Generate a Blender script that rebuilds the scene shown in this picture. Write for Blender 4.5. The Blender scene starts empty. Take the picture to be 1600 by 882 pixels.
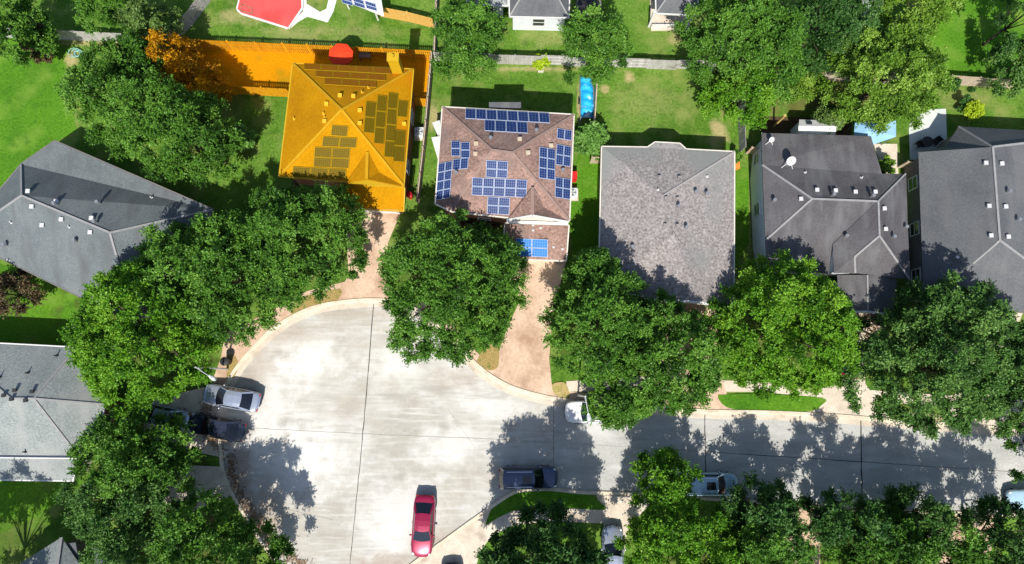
import bpy, math, random
import numpy as np
from mathutils import Vector, Matrix, Euler
from mathutils.bvhtree import BVHTree
from mathutils.geometry import tessellate_polygon

# ------------------------------------------------------------------ camera, sky, sun, exposure
SC = bpy.context.scene
COL = SC.collection
CAM_H = 60.0; TILT = math.radians(8.4); FPX = 1080.0
cam_data = bpy.data.cameras.new('camera'); cam = bpy.data.objects.new('camera', cam_data)
COL.objects.link(cam); SC.camera = cam
cam.location = (0, 0, CAM_H); cam.rotation_euler = (TILT, 0, 0)
cam_data.sensor_width = 36; cam_data.lens = 36 * FPX / 1600
cam_data.clip_start = 0.5; cam_data.clip_end = 2000

SUN_DIR = Vector((0.07, 0.80, -1.0)).normalized()      # the way the light travels: shadows fall towards the top of the photo
world = bpy.data.worlds.new('World'); SC.world = world; world.use_nodes = True
wn = world.node_tree.nodes; wl = world.node_tree.links
sky = wn.new('ShaderNodeTexSky'); sky.sky_type = 'NISHITA'; sky.sun_disc = False
elev = math.asin(-SUN_DIR.z); sky.sun_elevation = elev
sky.sun_rotation = math.atan2(-SUN_DIR.x, -SUN_DIR.y)
sky.air_density = 1.0; sky.dust_density = 1.0
wl.new(sky.outputs[0], wn['Background'].inputs[0]); wn['Background'].inputs[1].default_value = 0.098
sl = bpy.data.lights.new('sun', 'SUN'); sl.energy = 4.3; sl.angle = math.radians(0.5); sl.color = (1, .95, .87)
so = bpy.data.objects.new('sun', sl); COL.objects.link(so)
so.rotation_euler = SUN_DIR.to_track_quat('-Z', 'Y').to_euler(); so.location = (0, -60, 80)
SC.view_settings.view_transform = 'Standard'; SC.view_settings.look = 'None'
SC.view_settings.exposure = 0.5; SC.view_settings.gamma = 1; SC.view_settings.use_curve_mapping = False
SC.render.engine = 'CYCLES'
SC.cycles.max_bounces = 5; SC.cycles.diffuse_bounces = 3; SC.cycles.transparent_max_bounces = 6

RC = Euler((TILT, 0, 0)).to_matrix(); CAMP = Vector((0, 0, CAM_H))
def ray(px, py): return (RC @ Vector(((px - 800) / FPX, -(py - 441) / FPX, -1))).normalized()
def P(px, py, z=0.0):
    d = ray(px, py); t = (z - CAM_H) / d.z
    return CAMP + d * t

# ------------------------------------------------------------------ materials
def new_mat(name):
    m = bpy.data.materials.new(name); m.use_nodes = True
    return m, m.node_tree.nodes, m.node_tree.links, m.node_tree.nodes['Principled BSDF']
def mat(name, cols, scale=0.5, detail=6, rough=.85, fine=.0, fscale=14, bump=0.0, stretch=None, spec=.3, metal=0, lo=.3, hi=.7, warp=0):
    m, n, l, b = new_mat(name)
    b.inputs['Roughness'].default_value = rough; b.inputs['Metallic'].default_value = metal
    b.inputs['Specular IOR Level'].default_value = spec
    geo = n.new('ShaderNodeNewGeometry'); mp = n.new('ShaderNodeMapping'); l.new(geo.outputs['Position'], mp.inputs[0])
    if stretch: mp.inputs['Scale'].default_value = stretch
    nz = n.new('ShaderNodeTexNoise'); nz.inputs['Scale'].default_value = scale; nz.inputs['Detail'].default_value = detail
    nz.inputs['Roughness'].default_value = .62; nz.inputs['Distortion'].default_value = warp
    l.new(mp.outputs[0], nz.inputs['Vector'])
    r = n.new('ShaderNodeValToRGB'); l.new(nz.outputs[0], r.inputs[0])
    e = r.color_ramp.elements
    while len(e) < len(cols): e.new(.5)
    for i, c in enumerate(cols):
        e[i].position = lo + (hi - lo) * i / max(1, len(cols) - 1); e[i].color = (*c, 1)
    out = r.outputs[0]
    if fine:
        n2 = n.new('ShaderNodeTexNoise'); n2.inputs['Scale'].default_value = fscale; n2.inputs['Detail'].default_value = 3
        l.new(geo.outputs['Position'], n2.inputs['Vector'])
        mr = n.new('ShaderNodeMapRange'); l.new(n2.outputs[0], mr.inputs[0])
        mr.inputs[1].default_value = .3; mr.inputs[2].default_value = .7; mr.inputs[3].default_value = 1 - fine; mr.inputs[4].default_value = 1 + fine
        mx = n.new('ShaderNodeVectorMath'); mx.operation = 'SCALE'; l.new(out, mx.inputs[0]); l.new(mr.outputs[0], mx.inputs['Scale'])
        out = mx.outputs[0]
        if bump:
            bp = n.new('ShaderNodeBump'); bp.inputs['Strength'].default_value = bump; bp.inputs['Distance'].default_value = .05
            l.new(n2.outputs[0], bp.inputs['Height']); l.new(bp.outputs[0], b.inputs['Normal'])
    l.new(out, b.inputs['Base Color'])
    m['_'] = 1
    return m
def flat(name, c, rough=.5, metal=0, spec=.5, coat=0):
    m = mat(name, [tuple(x * .93 for x in c), tuple(min(1, x * 1.05) for x in c)], scale=3, rough=rough, metal=metal, spec=spec)
    m.node_tree.nodes['Principled BSDF'].inputs['Coat Weight'].default_value = coat
    return m
def layer(m, cols, scale, lo, hi, stretch=None, detail=4, rot=0):
    """mix a second colour over a material where a second noise is high"""
    n, l = m.node_tree.nodes, m.node_tree.links; b = n['Principled BSDF']
    src = b.inputs['Base Color'].links[0].from_socket
    geo = n.new('ShaderNodeNewGeometry'); mp = n.new('ShaderNodeMapping'); l.new(geo.outputs['Position'], mp.inputs[0])
    mp.inputs['Location'].default_value = (17.3 * scale, 5.1, 3); mp.inputs['Rotation'].default_value = (0, 0, rot)
    if stretch: mp.inputs['Scale'].default_value = stretch
    nz = n.new('ShaderNodeTexNoise'); nz.inputs['Scale'].default_value = scale; nz.inputs['Detail'].default_value = detail
    l.new(mp.outputs[0], nz.inputs['Vector'])
    mr = n.new('ShaderNodeMapRange'); mr.inputs[1].default_value = lo; mr.inputs[2].default_value = hi; l.new(nz.outputs[0], mr.inputs[0])
    mx = n.new('ShaderNodeMix'); mx.data_type = 'RGBA'
    l.new(mr.outputs[0], mx.inputs[0]); l.new(src, mx.inputs[6]); mx.inputs[7].default_value = (*cols, 1)
    l.new(mx.outputs[2], b.inputs['Base Color'])
    return m
M = {}
M['grass'] = layer(layer(mat('grass', [(.055, .135, .012), (.092, .190, .022), (.155, .24, .045)], .16, 9, .95, fine=.32, fscale=5, bump=.5, spec=.1),
                   (.19, .24, .06), .45, .50, .72, None, 8), (.042, .115, .010), .9, .55, .75, None, 8)
M['lawn'] = layer(layer(mat('lawn', [(.045, .14, .010), (.075, .20, .012), (.11, .24, .018)], .12, 9, .95, fine=.26, fscale=5, bump=.5, spec=.1), (.15, .26, .035), .35, .52, .75, None, 8), (.04, .13, .01), 1.1, .58, .8, None, 8)
def spots(m, lst):
    """bare or worn patches of the lawn itself, ragged round their edge: (px, py, rx, ry, colour, strength)"""
    n, l = m.node_tree.nodes, m.node_tree.links; b = n['Principled BSDF']
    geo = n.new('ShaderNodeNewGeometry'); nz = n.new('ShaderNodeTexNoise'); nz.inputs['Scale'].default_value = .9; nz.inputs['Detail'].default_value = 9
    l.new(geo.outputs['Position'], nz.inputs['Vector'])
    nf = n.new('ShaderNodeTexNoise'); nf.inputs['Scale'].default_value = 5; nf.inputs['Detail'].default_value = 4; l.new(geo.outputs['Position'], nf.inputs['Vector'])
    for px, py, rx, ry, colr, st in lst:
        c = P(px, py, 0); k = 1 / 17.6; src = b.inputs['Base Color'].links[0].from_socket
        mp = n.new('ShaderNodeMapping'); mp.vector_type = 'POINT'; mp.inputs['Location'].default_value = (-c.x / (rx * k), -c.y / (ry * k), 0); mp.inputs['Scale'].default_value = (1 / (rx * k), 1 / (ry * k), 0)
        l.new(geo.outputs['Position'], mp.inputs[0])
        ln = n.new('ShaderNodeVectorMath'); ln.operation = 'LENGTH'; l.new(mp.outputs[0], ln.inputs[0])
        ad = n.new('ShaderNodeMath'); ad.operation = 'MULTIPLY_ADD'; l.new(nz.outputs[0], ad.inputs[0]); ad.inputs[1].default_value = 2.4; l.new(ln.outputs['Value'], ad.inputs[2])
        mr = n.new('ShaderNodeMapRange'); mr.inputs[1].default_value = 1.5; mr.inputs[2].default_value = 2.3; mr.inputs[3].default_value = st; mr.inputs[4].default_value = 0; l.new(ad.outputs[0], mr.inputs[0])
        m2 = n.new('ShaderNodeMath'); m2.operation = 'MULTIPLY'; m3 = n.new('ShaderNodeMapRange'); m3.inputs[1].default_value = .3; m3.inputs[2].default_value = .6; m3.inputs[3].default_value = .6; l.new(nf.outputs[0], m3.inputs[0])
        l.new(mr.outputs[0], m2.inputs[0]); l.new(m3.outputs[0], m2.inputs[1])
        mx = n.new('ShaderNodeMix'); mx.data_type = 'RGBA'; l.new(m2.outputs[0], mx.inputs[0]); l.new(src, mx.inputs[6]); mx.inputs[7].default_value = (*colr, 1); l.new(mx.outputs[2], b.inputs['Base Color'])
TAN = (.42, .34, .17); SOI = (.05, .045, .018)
SP = [(150, 66, 70, 9, TAN, .8), (112, 90, 12, 20, TAN, .9), (108, 130, 10, 45, TAN, .55), (1122, 205, 16, 34, TAN, .9), (678, 180, 12, 26, TAN, .8), (945, 140, 9, 8, TAN, .8), (984, 118, 11, 10, TAN, .9),
      (1056, 62, 14, 14, TAN, .6), (360, 26, 40, 14, TAN, .6), (905, 165, 4, 40, TAN, .8), (830, 108, 90, 5, TAN, .6), (400, 25, 30, 16, TAN, .5), (315, 265, 24, 14, TAN, .7), (560, 50, 80, 14, TAN, .25), (860, 60, 60, 20, TAN, .3),
      (1500, 150, 60, 20, TAN, .3), (1020, 160, 70, 40, TAN, .2), (460, 50, 60, 12, TAN, .3), (1168, 330, 5, 90, TAN, .5),
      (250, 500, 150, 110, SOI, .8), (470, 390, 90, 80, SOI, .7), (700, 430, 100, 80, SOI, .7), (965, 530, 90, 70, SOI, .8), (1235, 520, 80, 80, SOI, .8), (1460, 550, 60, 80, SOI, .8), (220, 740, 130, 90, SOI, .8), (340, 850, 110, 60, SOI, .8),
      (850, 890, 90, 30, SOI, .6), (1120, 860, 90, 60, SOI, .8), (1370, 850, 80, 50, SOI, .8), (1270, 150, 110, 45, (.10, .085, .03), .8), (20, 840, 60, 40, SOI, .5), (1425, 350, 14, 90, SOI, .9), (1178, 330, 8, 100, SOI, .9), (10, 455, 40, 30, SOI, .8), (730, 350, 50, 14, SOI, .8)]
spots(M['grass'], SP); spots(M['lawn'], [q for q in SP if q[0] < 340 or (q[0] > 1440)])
M['tan_grass'] = mat('tan_grass', [(.30, .27, .08), (.42, .32, .14), (.22, .28, .05)], 1.2, 6, .95, fine=.3, fscale=9, bump=.4, spec=.1)
M['dry_grass'] = mat('dry_grass', [(.20, .19, .05), (.36, .25, .10), (.14, .17, .03)], 2.2, 8, .95, fine=.4, fscale=12, bump=.5, spec=.1)
M['soil'] = mat('soil', [(.035, .022, .014), (.09, .055, .032), (.05, .06, .02)], .9, 8, .95, fine=.4, fscale=9, bump=.8, spec=.1)
M['road'] = layer(layer(layer(layer(layer(mat('road_concrete', [(.36, .345, .295), (.445, .425, .37), (.51, .49, .44)], .14, 14, .85, fine=.07, fscale=4, spec=.15, warp=.4),
                  (.63, .62, .585), .20, .45, .68, None, 14), (.36, .32, .28), .45, .56, .78, None, 14), (.60, .605, .60), .9, .55, .85, (.6, 1.3, 1), 14), (.44, .36, .285), .09, .56, .74, None, 12), (.34, .335, .32), 2.5, .62, .9, None, 8)
layer(M['road'], (.42, .405, .36), 1.1, .50, .72, (.22, 2.2, 1), 10, -.45); layer(M['road'], (.57, .56, .53), 1.6, .53, .74, (.2, 2.4, 1), 10, -.35)
layer(M['road'], (.36, .34, .30), .8, .55, .75, (.3, 1.8, 1), 10, .9)
M['street'] = layer(layer(mat('street_concrete', [(.34, .345, .325), (.42, .42, .395), (.50, .50, .47)], .4, 12, .85, fine=.10, fscale=6, spec=.15, stretch=(.5, 1.3, 1), warp=.5),
                    (.56, .56, .54), .6, .52, .78, (.5, 1.6, 1), 12), (.31, .305, .30), .8, .56, .80, (.35, 2.0, 1), 12)
M['peach'] = layer(mat('driveway_concrete', [(.44, .30, .205), (.56, .40, .285), (.64, .49, .365)], .5, 12, .8, fine=.12, fscale=5, spec=.2), (.33, .20, .13), .4, .54, .74, None, 12)
M['pale'] = layer(mat('sidewalk_concrete', [(.48, .41, .32), (.60, .52, .42), (.66, .60, .50)], .7, 8, .8, fine=.09, fscale=7, spec=.2), (.33, .27, .21), .6, .58, .78)
M['kerb'] = mat('kerb_concrete', [(.50, .42, .31), (.64, .56, .43), (.70, .63, .51)], 1.1, 6, .8, fine=.1, fscale=8)
M['joint'] = mat('joint_tar', [(.05, .045, .04), (.11, .10, .09)], 2, 4, .9)
M['joint_pale'] = mat('joint_sand', [(.27, .26, .23), (.36, .345, .31)], 2, 4, .9)
M['white_slab'] = mat('white_slab', [(.62, .62, .60), (.75, .74, .72)], 1, 6, .7, fine=.05)
M['patio_slab'] = mat('patio_slab', [(.50, .55, .52), (.62, .64, .60)], 1, 6, .7, fine=.06)
M['ochre_yard'] = layer(mat('ochre_yard', [(.48, .205, .001), (.58, .235, .001), (.53, .24, .002)], .4, 7, .95, fine=.16, fscale=7, bump=.4, spec=.1), (.34, .20, .005), .35, .52, .7)
def shingle(name, cols, scale=.35, fine=.16, streak=None, fscale=7.5):
    m = mat(name, cols, scale, 7, .92, fine=fine, fscale=fscale, bump=.35, spec=.15)
    if streak: layer(m, streak, .5, .5, .75, (1.8, .35, 1), 6)
    return m
M['shingle_slate'] = shingle('shingle_slate', [(.105, .125, .132), (.135, .155, .162), (.16, .175, .18)], streak=(.105, .11, .115))
M['shingle_black'] = shingle('shingle_black', [(.075, .072, .078), (.10, .096, .102), (.125, .122, .126)], streak=(.16, .16, .165))
M['shingle_bluegrey'] = shingle('shingle_bluegrey', [(.085, .092, .10), (.11, .117, .125), (.13, .137, .143)], streak=(.15, .15, .155))
M['shingle_pale'] = layer(shingle('shingle_pale', [(.215, .195, .188), (.26, .238, .23), (.305, .28, .272)], 1.6, .40, fscale=5.5), (.225, .235, .225), .12, .52, .65)
M['shingle_silver'] = shingle('shingle_silver', [(.19, .215, .212), (.235, .26, .255), (.28, .30, .29)], fine=.24, streak=(.29, .30, .29))
M['shingle_brown'] = layer(shingle('shingle_brown', [(.20, .125, .102), (.265, .17, .14), (.33, .215, .18)], .8, .34, fscale=5), (.18, .135, .12), .3, .55, .75)
M['shingle_orange'] = layer(shingle('shingle_orange', [(.33, .15, .0), (.41, .19, .0), (.47, .225, .001)], .3, .14), (.46, .15, .0), .15, .5, .65)
M['cap_pale'] = mat('ridge_cap_pale', [(.24, .24, .24), (.31, .31, .31)], 3, 4, .9)
M['cap_grey'] = mat('ridge_cap_grey', [(.32, .30, .30), (.37, .35, .35)], 3, 4, .9)
M['cap_brown'] = mat('ridge_cap_brown', [(.24, .165, .14), (.29, .20, .17)], 3, 4, .9)
M['cap_orange'] = mat('ridge_cap_orange', [(.44, .235, .003), (.50, .28, .005)], 3, 4, .9)
M['brick_red'] = mat('brick_red', [(.22, .09, .06), (.32, .15, .10), (.26, .12, .08)], 4, 4, .9, fine=.3, fscale=9)
M['siding_white'] = mat('siding_white', [(.62, .66, .70), (.72, .75, .78)], .8, 4, .7, fine=.03)
M['siding_cream'] = mat('siding_cream', [(.60, .56, .47), (.70, .66, .58)], .8, 4, .7)
M['siding_dark'] = mat('siding_dark', [(.13, .12, .12), (.19, .175, .17)], .8, 4, .8)
M['trim_white'] = flat('trim_white', (.66, .66, .64), .6)
M['trim_orange'] = flat('trim_orange', (.52, .32, .004), .6)
M['fence_grey'] = layer(mat('fence_grey', [(.30, .29, .27), (.42, .41, .385), (.52, .50, .47)], 1.2, 8, .95, fine=.16, fscale=7, stretch=(2.5, 2.5, .3)), (.22, .20, .18), 1, .58, .8)
M['fence_tan'] = layer(mat('fence_tan', [(.38, .31, .22), (.50, .43, .33), (.44, .26, .13)], 1.0, 8, .95, fine=.14, fscale=7, stretch=(2.5, 2.5, .3)), (.30, .25, .2), 1, .58, .8)
M['fence_orange'] = mat('fence_orange', [(.55, .22, .003), (.68, .30, .004), (.72, .38, .006)], 1.6, 6, .9, fine=.18, fscale=7, stretch=(2.5, 2.5, .3))
M['fence_amber'] = mat('fence_amber', [(.64, .36, .08), (.72, .44, .12)], 1.4, 6, .9, fine=.1, fscale=7)
M['bark'] = mat('bark', [(.05, .035, .025), (.12, .09, .065)], 4, 6, .95, fine=.3, fscale=20, stretch=(1, 1, .3))
M['glass'] = flat('window_glass', (.02, .026, .035), .08, spec=.8)
M['car_glass'] = flat('car_glass', (.006, .008, .014), .04, spec=.9)
M['tyre'] = flat('tyre_rubber', (.014, .014, .015), .9)
M['rim'] = flat('wheel_rim', (.45, .45, .47), .3, .9)
M['silver_paint'] = flat('silver_paint', (.42, .47, .58), .26, .55, coat=.6)
M['black_paint'] = flat('black_paint', (.024, .030, .052), .16, .1, coat=1)
M['navy_paint'] = flat('navy_paint', (.045, .07, .14), .22, .45, coat=1)
M['red_paint'] = flat('crimson_paint', (.30, .008, .05), .28, .25, coat=.8)
M['white_paint'] = flat('white_paint', (.74, .75, .76), .3, coat=.6)
M['blue_paint'] = flat('pale_blue_paint', (.42, .62, .76), .3, .2, coat=.6)
M['van_paint'] = flat('dark_grey_paint', (.06, .06, .065), .3, .3, coat=.6)
M['lamp_clear'] = flat('headlight_lens', (.7, .72, .74), .12, spec=.8)
M['lamp_red'] = flat('taillight_lens', (.35, .01, .01), .15, spec=.8)
M['chrome'] = flat('chrome', (.6, .6, .62), .15, 1)
M['black_plastic'] = flat('black_plastic', (.02, .02, .022), .6)
M['metal_grey'] = flat('galvanised_metal', (.45, .46, .48), .4, .7)
M['lamp_metal'] = flat('lamp_metal', (.62, .64, .66), .4, .3)
M['vent_white'] = flat('vent_white', (.55, .55, .55), .6)
M['vent_orange'] = flat('vent_orange', (.72, .42, .02), .5)
M['panel_frame'] = flat('panel_frame', (.42, .50, .66), .6, 0, spec=.2)
M['panel_cell'] = flat('panel_cell', (.012, .034, .13), .5, spec=.12)
M['panel_bright'] = flat('panel_cell_bright', (.015, .16, .50), .5, spec=.12)
M['amber_cell'] = flat('amber_panel_cell', (.11, .075, .002), .6, spec=.1)
M['amber_cell_rust'] = flat('rust_panel_cell', (.26, .10, .003), .6, spec=.1)
M['amber_frame'] = flat('amber_panel_frame', (.40, .25, .006), .7, spec=.1)
M['ac_white'] = flat('ac_white', (.62, .67, .70), .5)
M['umbrella_red'] = flat('umbrella_red', (.85, .045, .003), .8)
M['red_metal'] = layer(mat('red_metal', [(.62, .075, .07), (.72, .10, .09)], .6, 6, .6, fine=.04), (.62, .05, .04), .3, .55, .7)
M['red_plastic'] = flat('red_plastic', (.68, .02, .02), .4)
M['blue_tarp'] = layer(mat('blue_tarp', [(.01, .30, .72), (.02, .42, .82), (.05, .52, .85)], 1.4, 6, .45, warp=1), (.55, .72, .82), 1.3, .57, .66)
M['canopy_blue'] = mat('canopy_blue', [(.22, .42, .62), (.30, .52, .70)], .7, 4, .7)
M['wood_post'] = flat('wood_post', (.46, .32, .10), .9)
M['orange_plastic'] = flat('orange_plastic', (.75, .25, .04), .6)
M['terracotta'] = flat('planter_white', (.66, .62, .55), .8)
M['litter'] = mat('leaf_litter', [(.10, .05, .028), (.22, .13, .07), (.32, .22, .13)], 5, 4, .95)

def leaf_mat(name, dark, mid, lite, trans=.35):
    dark, mid, lite = [tuple(x * k for x in c) for c, k in ((dark, .9), (mid, 1.12), (lite, 1.2))]
    m = bpy.data.materials.new(name); m.use_nodes = True; n = m.node_tree.nodes; l = m.node_tree.links
    n.remove(n['Principled BSDF']); o = n['Material Output']
    a = n.new('ShaderNodeAttribute'); a.attribute_name = 'tone'
    r = n.new('ShaderNodeValToRGB'); e = r.color_ramp.elements; e.new(.5)
    for i, c in enumerate((dark, mid, lite)): e[i].position = (0, .5, 1)[i]; e[i].color = (*c, 1)
    l.new(a.outputs['Fac'], r.inputs[0])
    p = n.new('ShaderNodeBsdfPrincipled'); p.inputs['Roughness'].default_value = .5; p.inputs['Specular IOR Level'].default_value = .28
    t = n.new('ShaderNodeBsdfTranslucent'); mx = n.new('ShaderNodeMixShader'); mx.inputs[0].default_value = trans
    l.new(r.outputs[0], p.inputs['Base Color']); l.new(r.outputs[0], t.inputs['Color'])
    l.new(p.outputs[0], mx.inputs[1]); l.new(t.outputs[0], mx.inputs[2]); l.new(mx.outputs[0], o.inputs[0])
    return m
L = {
 'oak': leaf_mat('oak_leaves', (.030, .095, .010), (.075, .195, .018), (.15, .30, .040), .22),
 'bright': leaf_mat('bright_leaves', (.040, .13, .006), (.10, .26, .012), (.20, .37, .030), .25),
 'yellow': leaf_mat('yellow_green_leaves', (.055, .13, .010), (.13, .26, .022), (.25, .39, .06), .25),
 'dark': leaf_mat('dark_leaves', (.014, .050, .008), (.036, .110, .018), (.085, .18, .04), .2),
 'blue': leaf_mat('blue_green_leaves', (.030, .085, .014), (.072, .175, .030), (.15, .27, .06), .2),
 'olive': leaf_mat('olive_leaves', (.05, .10, .018), (.11, .20, .04), (.20, .30, .08), .25),
 'pale': leaf_mat('pale_leaves', (.06, .15, .02), (.15, .33, .06), (.27, .46, .12), .3),
 'lime': leaf_mat('lime_leaves', (.18, .28, .01), (.36, .50, .02), (.5, .62, .04), .3),
 'brown': leaf_mat('brown_leaves', (.05, .03, .015), (.11, .075, .04), (.17, .14, .06), .2),
 'amber': leaf_mat('amber_leaves', (.28, .135, .001), (.55, .27, .003), (.70, .38, .006), .35),
}

# ------------------------------------------------------------------ object helpers
def mk(name, verts, faces, m, parent=None, org=None, smooth=False, mats=None, mi=None):
    me = bpy.data.meshes.new(name)
    if org is None: vs = [tuple(v) for v in verts]
    else: vs = [(v[0] - org[0], v[1] - org[1], v[2] - org[2]) for v in verts]
    me.from_pydata(vs, [], faces); me.materials.append(m)
    if mats:
        for x in mats: me.materials.append(x)
    if mi is not None: me.polygons.foreach_set('material_index', mi)
    if smooth: me.polygons.foreach_set('use_smooth', [True] * len(me.polygons))
    me.update()
    o = bpy.data.objects.new(name, me); COL.objects.link(o)
    if parent is not None: o.parent = parent
    return o
def tag(o, label, cat, group=None):
    o['label'] = label; o['category'] = cat
    if group: o['group'] = group
    return o
def root(name, loc, label, cat, group=None, rz=0):
    o = bpy.data.objects.new(name, None); COL.objects.link(o); o.location = loc; o.rotation_euler = (0, 0, rz)
    return tag(o, label, cat, group)
def struct(o, kind='structure'): o['kind'] = kind; return o
class B:
    """mesh builder"""
    def __init__(s): s.v = []; s.f = []; s.mi = []
    def add(s, vs, fs, mi=0):
        k = len(s.v); s.v += [Vector(v) for v in vs]; s.f += [tuple(i + k for i in f) for f in fs]; s.mi += [mi] * len(fs)
    def box(s, c, d, rz=0, mi=0):
        R = Matrix.Rotation(rz, 3, 'Z'); c = Vector(c)
        vs = [c + R @ Vector((x * d[0] / 2, y * d[1] / 2, z * d[2] / 2)) for x in (-1, 1) for y in (-1, 1) for z in (-1, 1)]
        s.add(vs, [(0, 1, 3, 2), (4, 6, 7, 5), (0, 4, 5, 1), (2, 3, 7, 6), (0, 2, 6, 4), (1, 5, 7, 3)], mi)
    def beam(s, a, b, w, h, mi=0):
        a = Vector(a); b = Vector(b); d = (b - a)
        if d.length < 1e-6: return
        d.normalize(); up = Vector((0, 0, 1)) if abs(d.z) < .95 else Vector((1, 0, 0))
        sd = d.cross(up).normalized(); u = sd.cross(d).normalized()
        vs = [p + sd * (i * w / 2) + u * (j * h / 2) for p in (a, b) for i, j in ((-1, -1), (1, -1), (1, 1), (-1, 1))]
        s.add(vs, [(3, 2, 1, 0), (4, 5, 6, 7), (0, 1, 5, 4), (1, 2, 6, 5), (2, 3, 7, 6), (3, 0, 4, 7)], mi)
    def tube(s, pts, rs, n=8, mi=0, cap=True):
        pts = [Vector(p) for p in pts]; k = len(s.v)
        for i, p in enumerate(pts):
            d = (pts[min(i + 1, len(pts) - 1)] - pts[max(i - 1, 0)]).normalized()
            up = Vector((0, 0, 1)) if abs(d.z) < .9 else Vector((1, 0, 0))
            a = d.cross(up).normalized(); b = d.cross(a)
            s.v += [p + (a * math.cos(2 * math.pi * j / n) + b * math.sin(2 * math.pi * j / n)) * rs[i] for j in range(n)]
        for i in range(len(pts) - 1):
            for j in range(n):
                s.f.append((k + i * n + j, k + i * n + (j + 1) % n, k + (i + 1) * n + (j + 1) % n, k + (i + 1) * n + j)); s.mi.append(mi)
        if cap:
            s.f.append(tuple(k + j for j in range(n))[::-1]); s.mi.append(mi)
            s.f.append(tuple(k + (len(pts) - 1) * n + j for j in range(n))); s.mi.append(mi)
    def build(s, name, m, parent=None, org=None, smooth=False, mats=None):
        return mk(name, s.v, s.f, m, parent, org, smooth, mats, s.mi)
def sheet(name, pts, m, z=0.0, th=.05, raw=False):
    """flat slab from photo-pixel outline, laid on the ground"""
    w = [Vector((p[0], p[1], 0)) for p in pts] if raw else [P(x, y, z) for x, y in pts]
    n = len(w); tri = tessellate_polygon([[Vector((p.x, p.y, 0)) for p in w]])
    vs = [(p.x, p.y, z) for p in w] + [(p.x, p.y, z - th) for p in w]
    fs = []
    for t in tri:
        a, b, c = (w[i] for i in t)
        fs.append(tuple(t) if (b - a).cross(c - a).z > 0 else tuple(t)[::-1])
    fs += [(i, (i + 1) % n, (i + 1) % n + n, i + n) for i in range(n)]
    return mk(name, vs, fs, m)
def smooth_line(pts, k=6):
    out = []
    for i in range(len(pts) - 1):
        p0 = Vector(pts[max(i - 1, 0)]); p1 = Vector(pts[i]); p2 = Vector(pts[i + 1]); p3 = Vector(pts[min(i + 2, len(pts) - 1)])
        for j in range(k):
            t = j / k
            out.append(.5 * ((2 * p1) + (p2 - p0) * t + (2 * p0 - 5 * p1 + 4 * p2 - p3) * t * t + (3 * p1 - p0 - 3 * p2 + p3) * t ** 3))
    out.append(Vector(pts[-1])); return [(p.x, p.y) for p in out]

# ------------------------------------------------------------------ ground, street, pavements
G = 260
gv = []; gf = []
struct(mk('ground', [(-G, -G, 0), (G, -G, 0), (G, G, 0), (-G, G, 0)], [(0, 1, 2, 3)], M['grass']))
struct(sheet('lawn', [(-260, 62), (60, 60), (118, 75), (112, 150), (120, 205), (86, 222), (33, 258), (-60, 360), (-260, 420)], M['lawn'], .006, .004))
struct(sheet('lawn', [(1440, -60), (1600, -60), (1700, 138), (1470, 128), (1450, 60)], M['lawn'], .006, .004))
struct(sheet('lawn', [(-60, 395), (60, 430), (120, 455), (110, 545), (-60, 545)], M['lawn'], .006, .004))
struct(sheet('lawn', [(-60, 745), (60, 745), (120, 740), (140, 750), (50, 812), (-60, 860)], M['lawn'], .006, .004))
struct(sheet('lawn', [(905, 230), (938, 238), (936, 420), (900, 420), (888, 330)], M['lawn'], .006, .004))
struct(sheet('lawn', [(1146, 262), (1170, 262), (1170, 380), (1147, 420)], M['lawn'], .006, .004))
north = smooth_line([(347, 693), (347, 640), (357, 602), (385, 560), (430, 515), (485, 485), (540, 474), (600, 472), (650, 486), (690, 515), (722, 550), (755, 582), (795, 606), (840, 620), (885, 628), (980, 636), (1100, 645), (1200, 647), (1300, 652), (1400, 660), (1620, 676), (1800, 690)])
south = smooth_line([(1800, 815), (1603, 803), (1414, 796), (1288, 787), (1200, 783), (1001, 770), (913, 767), (860, 762), (825, 763), (798, 769), (752, 800), (702, 836), (637, 884), (590, 925), (540, 945), (490, 925), (440, 882), (400, 828), (368, 775), (351, 735), (347, 693)])
bulb_e = 0
struct(sheet('road', north + south[:-1], M['road'], .012, .01))
struct(sheet('street', [(865, 627), (980, 637), (1100, 646), (1200, 648), (1300, 653), (1400, 661), (1620, 677), (1800, 690.5), (1800, 813), (1603, 802), (1414, 795), (1288, 786), (1200, 782), (1001, 769), (913, 766), (865, 762)], M['street'], .017, .004))
def strip(name, line, w, z, m, th=.1, off=0):
    pts = [P(x, y, 0) for x, y in line]; b = B(); n = len(pts); vs = []
    for i, p in enumerate(pts):
        d = pts[min(i + 1, n - 1)] - pts[max(i - 1, 0)]; d.z = 0; d.normalize(); s = Vector((-d.y, d.x, 0))
        a = p + s * off; c = p + s * (off + w)
        vs += [(a.x, a.y, z - th), (a.x, a.y, z - .02), (a.x + s.x * .04, a.y + s.y * .04, z), (c.x, c.y, z), (c.x, c.y, z - th)]
    fs = []
    for i in range(n - 1):
        for j in range(4): fs.append((i * 5 + j, i * 5 + j + 1, (i + 1) * 5 + j + 1, (i + 1) * 5 + j))
    return struct(mk(name, vs, fs, m))
strip('kerb', north, .28, .13, M['kerb'], .13, 0)
strip('kerb', south, .28, .13, M['kerb'], .13, 0)
strip('gutter', north, -.5, .022, M['pale'], .01, -.003)
strip('pavement_edge', north, .62, .05, M['peach'], .05, .283)
strip('pavement_edge', south[len(south) * 2 // 5:-36], .5, .05, M['pale'], .05, .283)
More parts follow.
